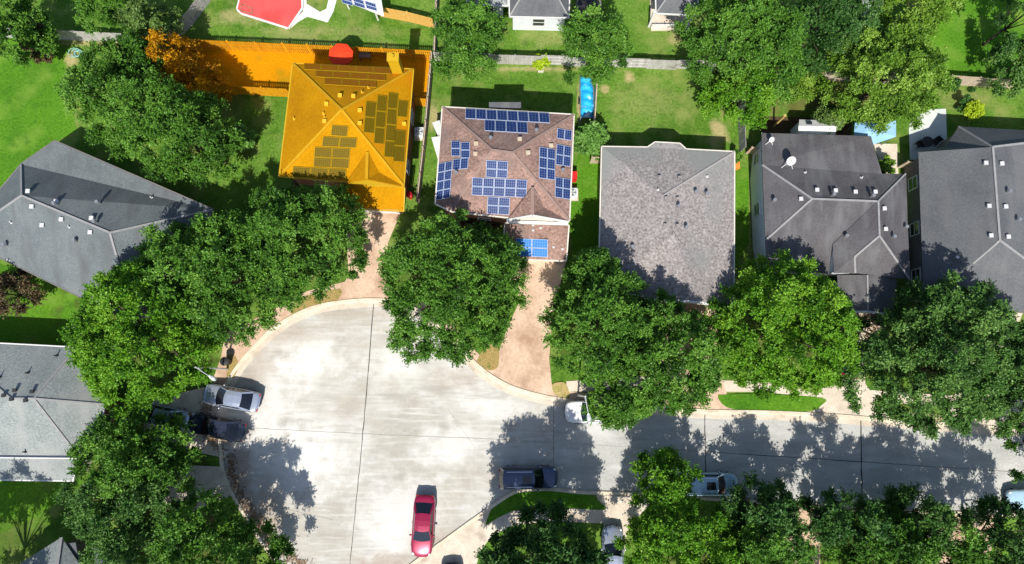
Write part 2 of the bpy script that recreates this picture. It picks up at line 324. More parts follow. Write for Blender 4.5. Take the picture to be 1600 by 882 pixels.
# joints in the concrete
jb = B()
def joint(a, b, w=.05, z=.026):
    pa = P(*a, 0); pb = P(*b, 0); n = 14; prev = None
    for i in range(n + 1):
        p = pa.lerp(pb, i / n) + Vector((random.uniform(-.025, .025), random.uniform(-.025, .025), z))
        if prev: jb.beam(prev, p, w * random.uniform(.7, 1.2), .004)
        prev = p
random.seed(3)
joint((584, 476), (566, 690), .07); joint((566, 690), (545, 900), .05)
joint((1105, 706), (1800, 752), .04)
joint((865, 630), (865, 745), .03); joint((1101, 648), (1103, 772), .08); joint((1345, 658), (1347, 790), .1); joint((1101, 706), (1345, 722), .03)
struct(jb.build('road_joints', M['joint']))
jb = B(); joint((352, 667), (560, 678), .03); joint((560, 678), (760, 686), .03); joint((760, 686), (1105, 706), .03)
joint((470, 500), (452, 560), .012); joint((700, 640), (742, 700), .012); joint((742, 700), (738, 760), .012); joint((420, 790), (520, 812), .012)
struct(jb.build('road_joints', M['joint_pale']))
DRT = (.34, .27, .21); WHT = (.67, .66, .63); GRN = (.42, .43, .36)
spots(M['road'], [(640, 560, 60, 50, GRN, .5), (480, 560, 60, 40, WHT, .9), (620, 570, 50, 30, WHT, .8), (470, 720, 80, 60, WHT, .9), (700, 700, 60, 40, WHT, .7), (780, 640, 60, 18, WHT, .6), (620, 800, 70, 60, WHT, .6), (430, 630, 40, 60, WHT, .8),
   (395, 590, 26, 60, DRT, .5), (450, 520, 60, 18, DRT, .55), (560, 490, 90, 12, DRT, .5), (720, 590, 60, 22, DRT, .5), (600, 880, 60, 20, DRT, .7), (410, 800, 40, 60, DRT, .8), (680, 850, 40, 24, DRT, .5), (380, 730, 18, 60, DRT, .9), (800, 740, 60, 20, DRT, .5), (540, 640, 40, 26, DRT, .3)])
Z1, Z2, Z3, Z4 = .055, .066, .077, .088
struct(sheet('sidewalk', smooth_line([(352, 690), (340, 640), (350, 598), (380, 552), (426, 508), (484, 477), (540, 466)]) + [(540, 440), (480, 455), (455, 470), (395, 500), (352, 520), (345, 560), (330, 600), (325, 690)], M['peach'], Z1))
struct(sheet('driveway', [(537, 322), (630, 322), (606, 380), (604, 440), (622, 474), (600, 468), (560, 467), (522, 470), (545, 430)], M['peach'], Z2))
struct(sheet('driveway', [(792, 402), (885, 405), (874, 450), (862, 510), (858, 560), (862, 600), (880, 623), (840, 616), (796, 600), (765, 580), (779, 552), (790, 520), (812, 470)], M['peach'], Z2))
struct(sheet('driveway', [(1030, 470), (1125, 478), (1118, 560), (1130, 600), (1145, 643), (1100, 641), (1020, 634), (1030, 560)], M['peach'], Z2))
struct(sheet('sidewalk', [(885, 596), (1020, 588), (1100, 594), (1190, 596), (1290, 606), (1400, 612), (1800, 640), (1800, 660), (1400, 630), (1290, 622), (1190, 613), (1100, 612), (885, 612)], M['pale'], Z1))
struct(sheet('driveway', [(1322, 486), (1398, 490), (1350, 565), (1352, 600), (1392, 656), (1330, 650), (1268, 646), (1286, 622), (1305, 570)], M['pale'], Z2))
struct(sheet('driveway', [(1480, 480), (1600, 485), (1570, 560), (1560, 620), (1600, 669), (1470, 661), (1500, 600)], M['pale'], Z3))
struct(sheet('sidewalk', [(637, 895), (700, 846), (750, 808), (772, 792), (761, 818), (800, 799), (860, 794), (943, 797), (947, 818), (860, 815), (800, 822), (768, 838), (750, 862), (735, 920), (640, 960)], M['pale'], Z1))
struct(sheet('driveway', [(932, 774), (1030, 777), (1004, 800), (980, 830), (965, 950), (944, 950), (943, 815)], M['pale'], Z2))
struct(sheet('driveway', [(1215, 789), (1300, 793), (1282, 830), (1280, 950), (1195, 950), (1225, 830)], M['peach'], Z2))
struct(sheet('driveway', [(1440, 803), (1560, 806), (1530, 950), (1440, 950)], M['peach'], Z2))
struct(sheet('driveway', [(225, 628), (342, 600), (347, 690), (352, 716), (225, 690)], M['pale'], Z2))
struct(sheet('driveway', [(180, 722), (352, 730), (372, 770), (300, 800), (180, 790)], M['pale'], Z2))
struct(sheet('dry_grass', smooth_line([(455, 494), (463, 468), (500, 458), (532, 452), (528, 468), (500, 478), (470, 488), (455, 494)]), M['dry_grass'], Z3, .07))
struct(sheet('dry_grass', smooth_line([(744, 566), (760, 540), (778, 544), (779, 570), (770, 579), (757, 576), (744, 566)]), M['dry_grass'], Z3, .07))
struct(sheet('dry_grass', smooth_line([(356, 555), (366, 556), (372, 570), (366, 588), (356, 592), (353, 570), (356, 555)]), M['dry_grass'], Z3, .07))
struct(sheet('verge', smooth_line([(862, 602), (870, 598), (884, 600), (890, 622), (872, 620), (864, 612), (862, 602)]), M['tan_grass'], Z3, .07))
struct(sheet('verge', smooth_line([(1122, 617), (1190, 616), (1284, 622), (1283, 634), (1262, 643), (1180, 642), (1140, 638), (1124, 626), (1122, 617)]), M['lawn'], Z3, .07))
struct(sheet('verge', smooth_line([(758, 822), (768, 796), (790, 776), (830, 768), (900, 770), (920, 773), (938, 785), (943, 797), (880, 793), (820, 794), (785, 806), (758, 822)]), M['lawn'], Z3, .07))
struct(sheet('orange_yard', [(238, 72), (450, 80), (676, 92), (670, 164), (645, 160), (455, 152), (340, 146), (240, 130)], M['ochre_yard'], .010, .006))
# white slabs and paths at the top, patios behind the houses on the right
struct(sheet('garden_path', [(446, 46), (474, 18), (470, -20), (478, -20), (479, 6), (500, 19), (510, 14), (518, -20), (528, -8), (521, 18), (512, 35), (480, 26), (466, 34), (453, 45)], M['white_slab'], .06, .06))
struct(sheet('patio', [(1420, 196), (1446, 172), (1478, 170), (1480, 225), (1470, 248), (1422, 250)], M['patio_slab'], .06, .06))
struct(sheet('patio', [(515, 72), (646, 80), (650, 120), (480, 110)], M['ochre_yard'], .05, .04))
struct(sheet('patio', [(1180, 182), (1330, 186), (1330, 214), (1190, 214)], M['soil'], .05, .04))
struct(sheet('patio', [(1365, 225), (1402, 225), (1404, 275), (1380, 270)], M['pale'], .05, .04))

# leaf litter along the shaded kerb on the left
def litter(name, line, width, n, seed):
    rng = random.Random(seed); b = B(); pts = [P(x, y, 0) for x, y in line]
    for _ in range(n):
        i = rng.randrange(len(pts) - 1); p = pts[i].lerp(pts[i + 1], rng.random())
        p = p + Vector((rng.gauss(0, width), rng.gauss(0, width), 0)); s = rng.uniform(.03, .10); a = rng.random() * 6.28; z = .085 + rng.random() * .03
        R = Matrix.Rotation(a, 3, 'Z')
        b.add([p + R @ Vector(v) + Vector((0, 0, z)) for v in ((s, 0, 0), (0, s * .5, .01), (-s, 0, 0), (0, -s * .5, .015))], [(0, 1, 2, 3)])
    return struct(b.build(name, M['litter']), 'stuff')
litter('leaf_litter', [(362, 712), (362, 745), (378, 778), (400, 812), (425, 845), (460, 875), (500, 905)], .30, 1900, 5)
litter('leaf_litter', [(345, 700), (330, 680), (320, 652), (326, 625)], .3, 900, 6)
litter('leaf_litter', [(1335, 500), (1370, 505), (1340, 560)], .4, 600, 7)

# ------------------------------------------------------------------ houses
def inset(poly, d):
    n = len(poly); out = []
    area = sum(poly[i].x * poly[(i + 1) % n].y - poly[(i + 1) % n].x * poly[i].y for i in range(n))
    sg = 1 if area > 0 else -1
    for i in range(n):
        a, b, c = poly[i - 1], poly[i], poly[(i + 1) % n]
        d1 = (b - a); d1.z = 0; d1.normalize(); d2 = (c - b); d2.z = 0; d2.normalize()
        n1 = Vector((-d1.y, d1.x, 0)) * sg; n2 = Vector((-d2.y, d2.x, 0)) * sg
        k = 1 + n1.dot(n2)
        out.append(b + (n1 + n2) * (d / max(k, .4)))
    return out
class Roof:
    """one roof with its walls. V: id -> (px,py,z); F: roof planes; E: eave outline (ids); R: ridge / hip lines"""
    def __init__(s, house, V, F, E, R, m, cap, wallm=None, ins=.42, th=.16, gutter=None, walls=True, windows=True, wz=None, capw=.24, garage=None, zmin=0):
        s.h = house; org = house.location
        s.pts = {k: P(*v) if not isinstance(v, Vector) else v for k, v in V.items()}
        ids = list(s.pts); vi = {k: i for i, k in enumerate(ids)}
        vs = [s.pts[k] for k in ids]; fs = []
        for f in F:
            idx = [vi[k] for k in f]
            tri = tessellate_polygon([[Vector((vs[i].x, vs[i].y, 0)) for i in idx]])
            area = sum(vs[idx[i]].x * vs[idx[(i + 1) % len(idx)]].y - vs[idx[(i + 1) % len(idx)]].x * vs[idx[i]].y for i in range(len(idx)))
            if len(idx) <= 4: fs.append(tuple(idx) if area > 0 else tuple(idx[::-1]))
            else:
                for t in tri:
                    a, b, c = (vs[idx[i]] for i in t)
                    fs.append(tuple(idx[i] for i in (t if (b - a).cross(c - a).z > 0 else t[::-1])))
        s.bvh = BVHTree.FromPolygons(vs, fs)
        s.roof = mk('roof', vs, fs, m, house, org)
        md = s.roof.modifiers.new('thickness', 'SOLIDIFY'); md.thickness = th; md.offset = -1
        if R:
            b = B()
            for a, c in R:
                pa, pc = s.pts[a], s.pts[c]; b.beam(pa + Vector((0, 0, .02)), pc + Vector((0, 0, .02)), capw, .07)
            b.build('ridge_cap', cap, s.roof, org)
        out = [s.pts[k] for k in E]
        if gutter:
            b = B(); o2 = inset(out, -.06)
            for i in range(len(o2)):
                b.beam(o2[i] + Vector((0, 0, -.08)), o2[(i + 1) % len(o2)] + Vector((0, 0, -.08)), .10, .14)
            b.build('gutter', gutter, s.roof, org)
        if walls:
            w = inset(out, ins); vs = []; fs = []
            for i in range(len(w)):
                a, c = w[i], w[(i + 1) % len(w)]; n = 8
                for j in range(n):
                    p = a.lerp(c, j / n); hit = s.bvh.ray_cast(Vector((p.x, p.y, 50)), Vector((0, 0, -1)))
                    z = hit[0].z - th - .02 if hit[0] is not None else min(a.z, c.z) - th
                    vs += [(p.x, p.y, zmin), (p.x, p.y, z)]
            k = len(vs) // 2
            for i in range(k): fs.append((2 * i, 2 * ((i + 1) % k), 2 * ((i + 1) % k) + 1, 2 * i + 1))
            s.wall = mk('wall', vs, fs, wallm, house, org)
            if windows:
                area = sum(w[i].x * w[(i + 1) % len(w)].y - w[(i + 1) % len(w)].x * w[i].y for i in range(len(w)))
                sg = 1 if area > 0 else -1
                for i in range(len(w)):
                    a, c = w[i], w[(i + 1) % len(w)]; d = c - a; d.z = 0; ln = d.length; d.normalize()
                    if ln < 2.6 or (garage and (E[i], E[(i + 1) % len(E)]) == garage): continue
                    nrm = Vector((d.y, -d.x, 0)) * sg; k = max(1, int(ln / 3.6)); zt = min(a.z, c.z)
                    for lev in ([1.5] if zt < 4.3 else [1.5, 4.1]):
                        if lev < zmin: continue
                        for q in range(k):
                            ctr = a + d * ln * (q + .5) / k; s.window(ctr.x, ctr.y, lev, d, nrm, 1.0, 1.2, org)
                if garage:
                    a, c = w[E.index(garage[0])], w[E.index(garage[1])]; d = (c - a); d.z = 0; ln = d.length; d.normalize()
                    nrm = Vector((d.y, -d.x, 0)) * sg; ctr = (a + c) / 2
                    g = B(); gw = min(4.6, ln * .85); rz = math.atan2(d.y, d.x)
                    for q in range(4): g.box(Vector((ctr.x, ctr.y, .28 + q * .53)) + nrm * .05, (gw, .08, .5), rz)
                    g.build('garage_door', M['trim_white'], house, org)
    def window(s, x, y, z, d, nrm, w, h, org):
        rz = math.atan2(d.y, d.x); b = B(); c = Vector((x, y, z)) + nrm * .04
        for sx in (-1, 1): b.box(c + d * sx * (w / 2 + .04), (.08, .10, h + .16), rz)
        for sz in (-1, 1): b.box(c + Vector((0, 0, sz * (h / 2 + .04))), (w, .10, .08), rz)
        b.box(c, (w, .06, .04), rz)
        f = b.build('window', M['trim_white'], s.h, org)
        g = B(); g.box(Vector((x, y, z)) + nrm * .02, (w, .03, h), rz); g.build('pane', M['glass'], f, org)
    def hit(s, px, py):
        d = ray(px, py); h = s.bvh.ray_cast(CAMP, d)
        return (h[0], h[1]) if h[0] is not None else (None, None)
    def vent(s, px, py, m=None, size=.38, kind='box'):
        p, n = s.hit(px, py)
        if p is None: return
        org = s.h.location; b = B(); size *= .7
        if kind == 'box':
            b.box(p + Vector((0, 0, .10)), (size, size, .2)); b.box(p + Vector((0, 0, .22)), (size + .08, size + .08, .05))
            b.build('roof_vent', m or M['vent_white'], s.roof, org)
        elif kind == 'pipe':
            b.tube([p, p + Vector((0, 0, size))], [.055, .055]); b.tube([p + Vector((0, 0, .0)), p + Vector((0, 0, .06))], [.13, .07])
            b.build('vent_pipe', m or M['vent_white'], s.roof, org)
        elif kind == 'flue':
            b.tube([p, p + Vector((0, 0, size))], [.09, .09]); b.tube([p + Vector((0, 0, size)), p + Vector((0, 0, size + .06)), p + Vector((0, 0, size + .2))], [.09, .17, .14])
            b.build('flue', m or M['metal_grey'], s.roof, org)
    def plane(s, px, py):
        p, n = s.hit(px, py); return p, n
    def panels(s, ref, c00, c10, c01, nx, ny, cell, frame, gap=.014, sub=(3, 5), lift=.11):
        """grid of panels on the plane found under ref; corners in photo pixels"""
        p0, n = s.plane(*ref)
        if p0 is None: return
        if n.z < 0: n = -n
        def on(x, y):
            d = ray(x, y); q, _ = s.hit(x, y)
            if q is not None: return q + n * lift
            t = (p0 + n * lift - CAMP).dot(n) / d.dot(n); return CAMP + d * t
        A, Bx, Cy = on(*c00), on(*c10), on(*c01); u = (Bx - A) / nx; v = (Cy - A) / ny
        for i in range(nx):
            for j in range(ny):
                a = A + u * i + v * j; b = B(); g = gap / u.length; gv = gap / v.length
                q = [a + u * s1 + v * s2 for s1, s2 in ((g, gv), (1 - g, gv), (1 - g, 1 - gv), (g, 1 - gv))]
                lo = [x - n * .04 for x in q]
                b.add(lo + q, [(0, 1, 5, 4), (1, 2, 6, 5), (2, 3, 7, 6), (3, 0, 4, 7), (4, 5, 6, 7)] if (u.cross(v)).dot(n) > 0 else [(4, 5, 1, 0), (5, 6, 2, 1), (6, 7, 3, 2), (7, 4, 0, 3), (7, 6, 5, 4)], 0)
                SX, SY = sub; uu = q[1] - q[0]; vv = q[3] - q[0]; m1 = .028 / uu.length; m2 = .028 / vv.length
                for cx in range(SX):
                    for cy in range(SY):
                        x0 = m1 + (1 - 2 * m1) * cx / SX; x1 = m1 + (1 - 2 * m1) * (cx + 1) / SX; y0 = m2 + (1 - 2 * m2) * cy / SY; y1 = m2 + (1 - 2 * m2) * (cy + 1) / SY
                        e1 = .004 / uu.length; e2 = .004 / vv.length
                        w = [q[0] + uu * sx + vv * sy + n * .004 for sx, sy in ((x0 + e1, y0 + e2), (x1 - e1, y0 + e2), (x1 - e1, y1 - e2), (x0 + e1, y1 - e2))]
                        b.add(w, [(0, 1, 2, 3)] if (u.cross(v)).dot(n) > 0 else [(3, 2, 1, 0)], 1)
                b.build('solar_panel', frame, s.roof, s.h.location, mats=[cell])
def base(px, py): p = P(px, py, 0); return Vector((round(p.x, 3), round(p.y, 3), 0))

# -- slate grey house at the left edge
h = root('house', base(150, 350), 'dark slate grey house at an angle on the left edge with white roof vents', 'house', 'houses round the cul-de-sac')
r = Roof(h, dict(a=(33, 257, 3), b=(85, 221, 3), c=(332, 328, 3), s=(212, 506, 3), w=(-62, 372, 3), R1=(34, 306, 5.2), R2=(172, 364, 5.2)),
     [('a', 'b', 'c', 'R2', 'R1'), ('w', 'a', 'R1'), ('w', 'R1', 'R2', 's'), ('R2', 'c', 's')], ['a', 'b', 'c', 's', 'w'],
     [('R1', 'R2'), ('R1', 'a'), ('R1', 'w'), ('R2', 'c'), ('R2', 's')], M['shingle_slate'], M['cap_pale'], M['siding_dark'], gutter=M['siding_dark'], capw=.16)
for x, y in ((46, 300), (52, 324), (68, 353), (98, 344), (143, 364), (145, 342), (90, 316)): r.vent(x, y)
for x, y in ((90, 320), (157, 318), (152, 348), (121, 378), (12, 384)): r.vent(x, y, None, .6, 'flue')
for x, y in ((18, 348), (109, 355), (237, 309), (14, 407), (118, 374)): r.vent(x, y, None, .35, 'pipe')
# -- silver grey house lower left
h = root('house', base(60, 650), 'light silver grey house at the left edge below the slate house', 'house', 'houses round the cul-de-sac')
r = Roof(h, dict(a=(-90, 533, 3), b=(120, 544, 3), c=(163, 632, 3), d=(150, 690, 3), e=(122, 712, 3), f=(-90, 712, 3), R1=(17, 623, 5.0), R2=(53, 623, 5.0), g=(-90, 630, 4.2)),
     [('a', 'b', 'R2', 'R1'), ('R2', 'b', 'c'), ('R2', 'c', 'd', 'e'), ('R1', 'R2', 'e', 'f'), ('a', 'R1', 'f')], ['a', 'b', 'c', 'd', 'e', 'f'],
     [('R1', 'R2'), ('R1', 'a'), ('R2', 'b'), ('R2', 'c'), ('R2', 'e')], M['shingle_silver'], M['cap_pale'], M['brick_red'], gutter=M['trim_white'], capw=.14)
for x, y in ((25, 610), (52, 612), (20, 624), (42, 626), (8, 618)): r.vent(x, y, M['black_plastic'], .3)
for x, y in ((89, 556), (44, 583), (40, 706), (0, 590)): r.vent(x, y, M['black_plastic'], .5, 'pipe')
Roof(h, dict(a=(-90, 716, 3.2), b=(119, 718, 3.2), c=(113, 751, 2.5), d=(-90, 748, 2.5)), [('a', 'b', 'c', 'd')], ['a', 'b', 'c', 'd'], [], M['shingle_silver'], None, M['siding_cream'], gutter=M['trim_white'])
# -- grey house in the lower left corner
h = root('house', base(110, 930), 'grey roofed house in the bottom left corner with a dark gap between two wings', 'house', 'houses round the cul-de-sac')
Roof(h, dict(a=(96, 840, 3.2), b=(20, 888, 3), c=(-20, 1000, 3), d=(140, 1010, 3), e=(126, 884, 3.2), R=(80, 950, 5)), [('a', 'b', 'R'), ('b', 'c', 'R'), ('c', 'd', 'R'), ('d', 'e', 'R'), ('e', 'a', 'R')],
     ['a', 'b', 'c', 'd', 'e'], [('a', 'R'), ('e', 'R')], M['shingle_silver'], M['cap_pale'], M['siding_dark'])
Roof(h, dict(a=(103, 850, 3.0), b=(118, 848, 3.0), c=(126, 890, 2.9), d=(112, 892, 2.9)), [('a', 'b', 'c', 'd')], ['a', 'b', 'c', 'd'], [], M['shingle_bluegrey'], None, M['siding_dark'], windows=False)
Roof(h, dict(a=(146, 849, 3.2), b=(176, 842, 3.1), c=(188, 884, 3.0), d=(200, 1000, 3), e=(148, 1000, 3), f=(150, 905, 5)), [('a', 'b', 'c', 'f'), ('c', 'd', 'e', 'f'), ('f', 'e', 'a')], ['a', 'b', 'c', 'd', 'e'],
     [('f', 'c')], M['shingle_silver'], M['cap_pale'], M['siding_dark'])

# -- orange house
h = root('house', base(540, 210), 'two-storey house with an orange gold hip roof covered in solar panels', 'house', 'houses round the cul-de-sac')
r = Roof(h, dict(nw=(458, 100, 5.3), ne=(645, 109, 5.3), se=(630, 290, 5.3), sw=(437, 275, 5.3), A=(534, 172, 8.0)),
     [('nw', 'ne', 'A'), ('ne', 'se', 'A'), ('se', 'sw', 'A'), ('sw', 'nw', 'A')], ['nw', 'ne', 'se', 'sw'],
     [('A', 'nw'), ('A', 'ne'), ('A', 'se'), ('A', 'sw')], M['shingle_orange'], M['cap_orange'], M['brick_red'], gutter=M['trim_orange'], capw=.2)
g = Roof(h, dict(l=(541, 286, 5.36), r=(628, 291, 5.36), F=(573, 280, 6.55), K=(574, 238, 6.55), kl=(552, 262, 5.36), kr=(602, 265, 5.36)),
     [('l', 'F', 'K', 'kl'), ('F', 'r', 'kr', 'K')], ['l', 'r', 'kr', 'kl'], [('F', 'K')], M['shingle_orange'], M['cap_orange'], M['brick_red'], windows=False, walls=False)
b = B()
f0, f1, f2 = g.pts['l'], g.pts['F'], g.pts['r']
off = Vector((0, -.02, -.12))
b.add([f0 + off, f2 + off, f1 + off, f0 + Vector((0, .2, -.12)), f2 + Vector((0, .2, -.12)), f1 + Vector((0, .2, -.12))], [(0, 1, 2), (5, 4, 3), (0, 3, 4, 1), (1, 4, 5, 2), (2, 5, 3, 0)])
b.build('gable_wall', M['trim_orange'], h, h.location)
Roof(h, dict(a=(536, 289, 4.0), b=(631, 294, 4.0), c=(630, 329, 2.75), d=(535, 325, 2.75)), [('a', 'b', 'c', 'd')], ['a', 'b', 'c', 'd'], [], M['shingle_orange'], None, M['brick_red'], gutter=M['trim_orange'], garage=('c', 'd'))
AM = (M['amber_cell'], M['amber_frame']); AR = (M['amber_cell_rust'], M['amber_frame'])
r.panels((560, 125), (475, 101), (610, 108), (475, 110.5), 5, 1, *AR, sub=(1, 1)); r.panels((560, 125), (493, 112), (602, 118), (493, 122), 4, 1, *AR, sub=(1, 1)); r.panels((560, 125), (507, 123.5), (588, 128), (507, 134), 3, 1, *AR, sub=(1, 1))
r.panels((610, 190), (571, 159), (588, 161), (567, 208), 1, 2, *AM, sub=(6, 1)); r.panels((610, 190), (589, 149), (605, 151), (583, 225), 1, 3, *AM, sub=(6, 1))
r.panels((610, 190), (606, 145), (622, 147), (599, 246), 1, 4, *AM, sub=(6, 1)); r.panels((610, 190), (622, 157), (638, 159), (619, 183), 1, 1, *AM, sub=(6, 1)); r.panels((610, 190), (616, 203), (634, 205), (613, 253), 1, 2, *AM, sub=(6, 1))
r.panels((520, 250), (519, 195), (545, 197), (517, 212), 1, 1, *AM, sub=(8, 5)); r.panels((520, 250), (505, 213), (559, 215.5), (503, 229), 2, 1, *AM, sub=(8, 5))
r.panels((520, 250), (492, 229.5), (548, 232), (490, 261), 2, 2, *AM, sub=(8, 5)); r.panels((520, 250), (458, 260), (542, 264), (457, 277), 3, 1, *AM, sub=(8, 5))
for x, y in ((532, 151), (553, 152), (511, 164), (508, 191), (563, 174), (563, 194), (632, 195)): r.vent(x, y, M['vent_orange'], .34)
for x, y in ((566, 145), (506, 178), (460, 186), (576, 138), (508, 184)): r.vent(x, y, M['vent_orange'], .4, 'pipe')
c = P(614, 83, 8.0); b = B(); b.box((c.x, c.y - .35, 5.9), (.85, .6, 4.2)); b.box((c.x, c.y - .35, 8.02), (.95, .7, .08))
b.tube([(c.x, c.y - .35, 8.0), (c.x, c.y - .35, 8.3)], [.13, .13]); b.build('chimney', M['trim_orange'], r.roof, h.location)

# -- brown house with the blue solar panels
h = root('house', base(790, 270), 'two-storey house with brown pink shingles and bright blue solar panels', 'house', 'houses round the cul-de-sac')
r = Roof(h, dict(nw=(692, 168, 5.0), ne=(896, 180, 5.0), se=(889, 344, 5.0), m=(800, 340, 5.0), s1=(706, 330, 5.0), sw=(681, 318, 5.0), R1=(769, 235, 7.2), R2=(801, 239, 7.2)),
     [('nw', 'ne', 'R2', 'R1'), ('ne', 'se', 'R2'), ('R1', 'R2', 'se', 'm', 's1'), ('nw', 'R1', 'sw'), ('R1', 's1', 'sw')], ['nw', 'ne', 'se', 'm', 's1', 'sw'],
     [('R1', 'R2'), ('R1', 'nw'), ('R2', 'ne'), ('R2', 'se'), ('R1', 's1')], M['shingle_brown'], M['cap_brown'], M['brick_red'], gutter=M['siding_cream'], capw=.2)
g = Roof(h, dict(l=(794, 343, 5.05), r=(886, 346, 5.05), F=(832, 336, 6.35), K=(832, 293, 6.35), kl=(806, 318, 5.05), kr=(856, 320, 5.05)),
     [('l', 'F', 'K', 'kl'), ('F', 'r', 'kr', 'K')], ['l', 'r', 'kr', 'kl'], [('F', 'K')], M['shingle_brown'], M['cap_brown'], M['brick_red'], walls=False)
b = B(); f0, f1, f2 = g.pts['l'], g.pts['F'], g.pts['r']
b.beam(f0 + Vector((-.1, -.05, -.1)), f1 + Vector((0, -.05, -.1)), .14, .2); b.beam(f1 + Vector((0, -.05, -.1)), f2 + Vector((.1, -.05, -.1)), .14, .2)
b.beam(f0 + Vector((-.1, -.14, -.34)), f2 + Vector((.1, -.14, -.34)), .24, .2)
b.build('bargeboard', M['trim_white'], g.roof, h.location)
b = B(); b.add([f0 + Vector((0, .05, -.3)), f2 + Vector((0, .05, -.3)), f1 + Vector((0, .05, -.15)), f0 + Vector((0, .3, -.3)), f2 + Vector((0, .3, -.3)), f1 + Vector((0, .3, -.15))], [(0, 1, 2), (5, 4, 3), (0, 3, 4, 1), (1, 4, 5, 2), (2, 5, 3, 0)])
b.build('gable_wall', M['siding_cream'], h, h.location)
r2 = Roof(h, dict(a=(790, 350, 3.7), k=(833, 349, 4.15), b=(888, 353, 3.7), c=(884, 407, 2.75), d=(786, 404, 2.75), q=(833, 372, 3.75)),
     [('a', 'k', 'q', 'd'), ('k', 'b', 'c', 'q'), ('d', 'q', 'c')], ['a', 'k', 'b', 'c', 'd'], [('k', 'q')], M['shingle_brown'], M['cap_brown'], M['brick_red'], gutter=M['siding_cream'], garage=('c', 'd'), capw=.12)
PB = (M['panel_cell'], M['panel_frame'])
r.panels((840, 200), (727, 170), (858, 177), (727, 187), 8, 1, *PB, sub=(3, 4)); r.panels((840, 200), (757, 189), (824, 193), (757, 206), 4, 1, *PB, sub=(3, 4))
r.panels((720, 260), (706, 221), (720, 221), (706, 245), 1, 2, *PB, sub=(4, 3)); r.panels((720, 260), (721, 223), (735, 223), (721, 248), 1, 2, *PB, sub=(4, 3)); r.panels((720, 260), (709, 250), (733, 247), (708, 267), 2, 1, *PB, sub=(3, 4))
r.panels((720, 260), (685, 256), (708, 252), (682, 314), 2, 4, *PB, sub=(3, 4))
r.panels((740, 320), (760, 250), (794, 252), (759, 277), 2, 2, *PB, sub=(5, 3)); r.panels((740, 320), (738, 277), (824, 281), (737, 305), 5, 2, *PB, sub=(5, 3)); r.panels((740, 320), (762, 307), (797, 309), (761, 334), 2, 2, *PB, sub=(5, 3))
r.panels((875, 250), (870, 201), (893, 205), (869, 217), 2, 1, *PB, sub=(3, 4)); r.panels((875, 250), (842, 230), (867, 234), (841, 279), 2, 3, *PB, sub=(3, 4)); r.panels((875, 250), (869, 226), (892, 230), (867, 258), 2, 2, *PB, sub=(3, 4))
r.panels((875, 250), (867, 277), (891, 281), (866, 309), 2, 2, *PB, sub=(3, 4))
r2.panels((833, 395), (806, 371), (856, 373), (806, 399), 2, 2, M['panel_bright'], M['panel_frame'], sub=(6, 3), lift=.24)
for x, y in ((744, 226), (743, 242), (825, 240), (812, 219), (861, 229)): r.vent(x, y, M['fence_tan'], .36)
for x, y in ((767, 218), (713, 272), (879, 268), (838, 206)): r.vent(x, y, None, .45, 'flue')
for x, y in ((833, 352), (833, 360), (845, 356), (865, 386), (879, 389)): r2.vent(x, y, None, .25, 'pipe')
b = B(); p = P(789, 170, 4.6); b.box((p.x, p.y + .32, 4.45), (2.7, .5, .3)); b.build('bay_roof', M['shingle_bluegrey'], r.roof, h.location)

# -- pale grey house
h = root('house', base(1043, 350), 'house with a pale mottled grey shingle roof right of the brown-roofed house', 'house', 'houses round the cul-de-sac')
r = Roof(h, dict(a=(941, 230, 3), b=(1012, 231, 3), c=(1024, 223, 3.0), d=(1062, 225, 3.0), e=(1072, 234, 3), f=(1147, 238, 3), g=(1146, 479, 3), i=(1068, 471, 3), j=(936, 452, 3), R1=(1036, 306, 4.3), R2=(1046, 372, 4.3)),
     [('a', 'b', 'c', 'd', 'e', 'f', 'R1'), ('f', 'g', 'R2', 'R1'), ('R2', 'g', 'i', 'j'), ('a', 'R1', 'R2', 'j')], ['a', 'b', 'c', 'd', 'e', 'f', 'g', 'i', 'j'],
     [('R1', 'f')], M['shingle_pale'], M['cap_grey'], M['siding_cream'], gutter=M['siding_cream'], capw=.12)
g = Roof(h, dict(l=(1006, 466, 3.08), r=(1138, 481, 3.08), F=(1090, 471, 4.0), K=(1052, 362, 4.33), kl=(990, 440, 3.08), kr=(1130, 445, 3.08)),
     [('l', 'F', 'K'), ('F', 'r', 'K')], ['l', 'r', 'K'], [], M['shingle_pale'], M['cap_grey'], M['siding_cream'], walls=False)
b = B(); f0, f1, f2 = g.pts['l'], g.pts['F'], g.pts['r']
b.beam(f0 + Vector((0, -.06, -.1)), f1 + Vector((0, -.06, -.1)), .2, .2); b.beam(f1 + Vector((0, -.06, -.1)), f2 + Vector((0, -.06, -.1)), .2, .2); b.build('bargeboard', M['trim_white'], g.roof, h.location)
b = B(); b.add([f0 + Vector((0, .1, -.15)), f2 + Vector((0, .1, -.15)), f1 + Vector((0, .1, -.15)), f0 + Vector((0, .35, -.15)), f2 + Vector((0, .35, -.15)), f1 + Vector((0, .35, -.15))], [(0, 1, 2), (5, 4, 3), (0, 3, 4, 1), (1, 4, 5, 2), (2, 5, 3, 0)])
b.build('gable_wall', M['siding_cream'], h, h.location)
for x, y in ((1030, 278), (1061, 279), (1040, 311), (1058, 312), (1039, 353), (1058, 354)): r.vent(x, y, M['shingle_pale'], .28)
for x, y in ((1059, 324), (1071, 357), (987, 387), (1086, 302), (1103, 304)): r.vent(x, y, None, .45, 'flue')
for x, y in ((1028, 297), (1105, 276)): r.vent(x, y, None, .3, 'pipe')

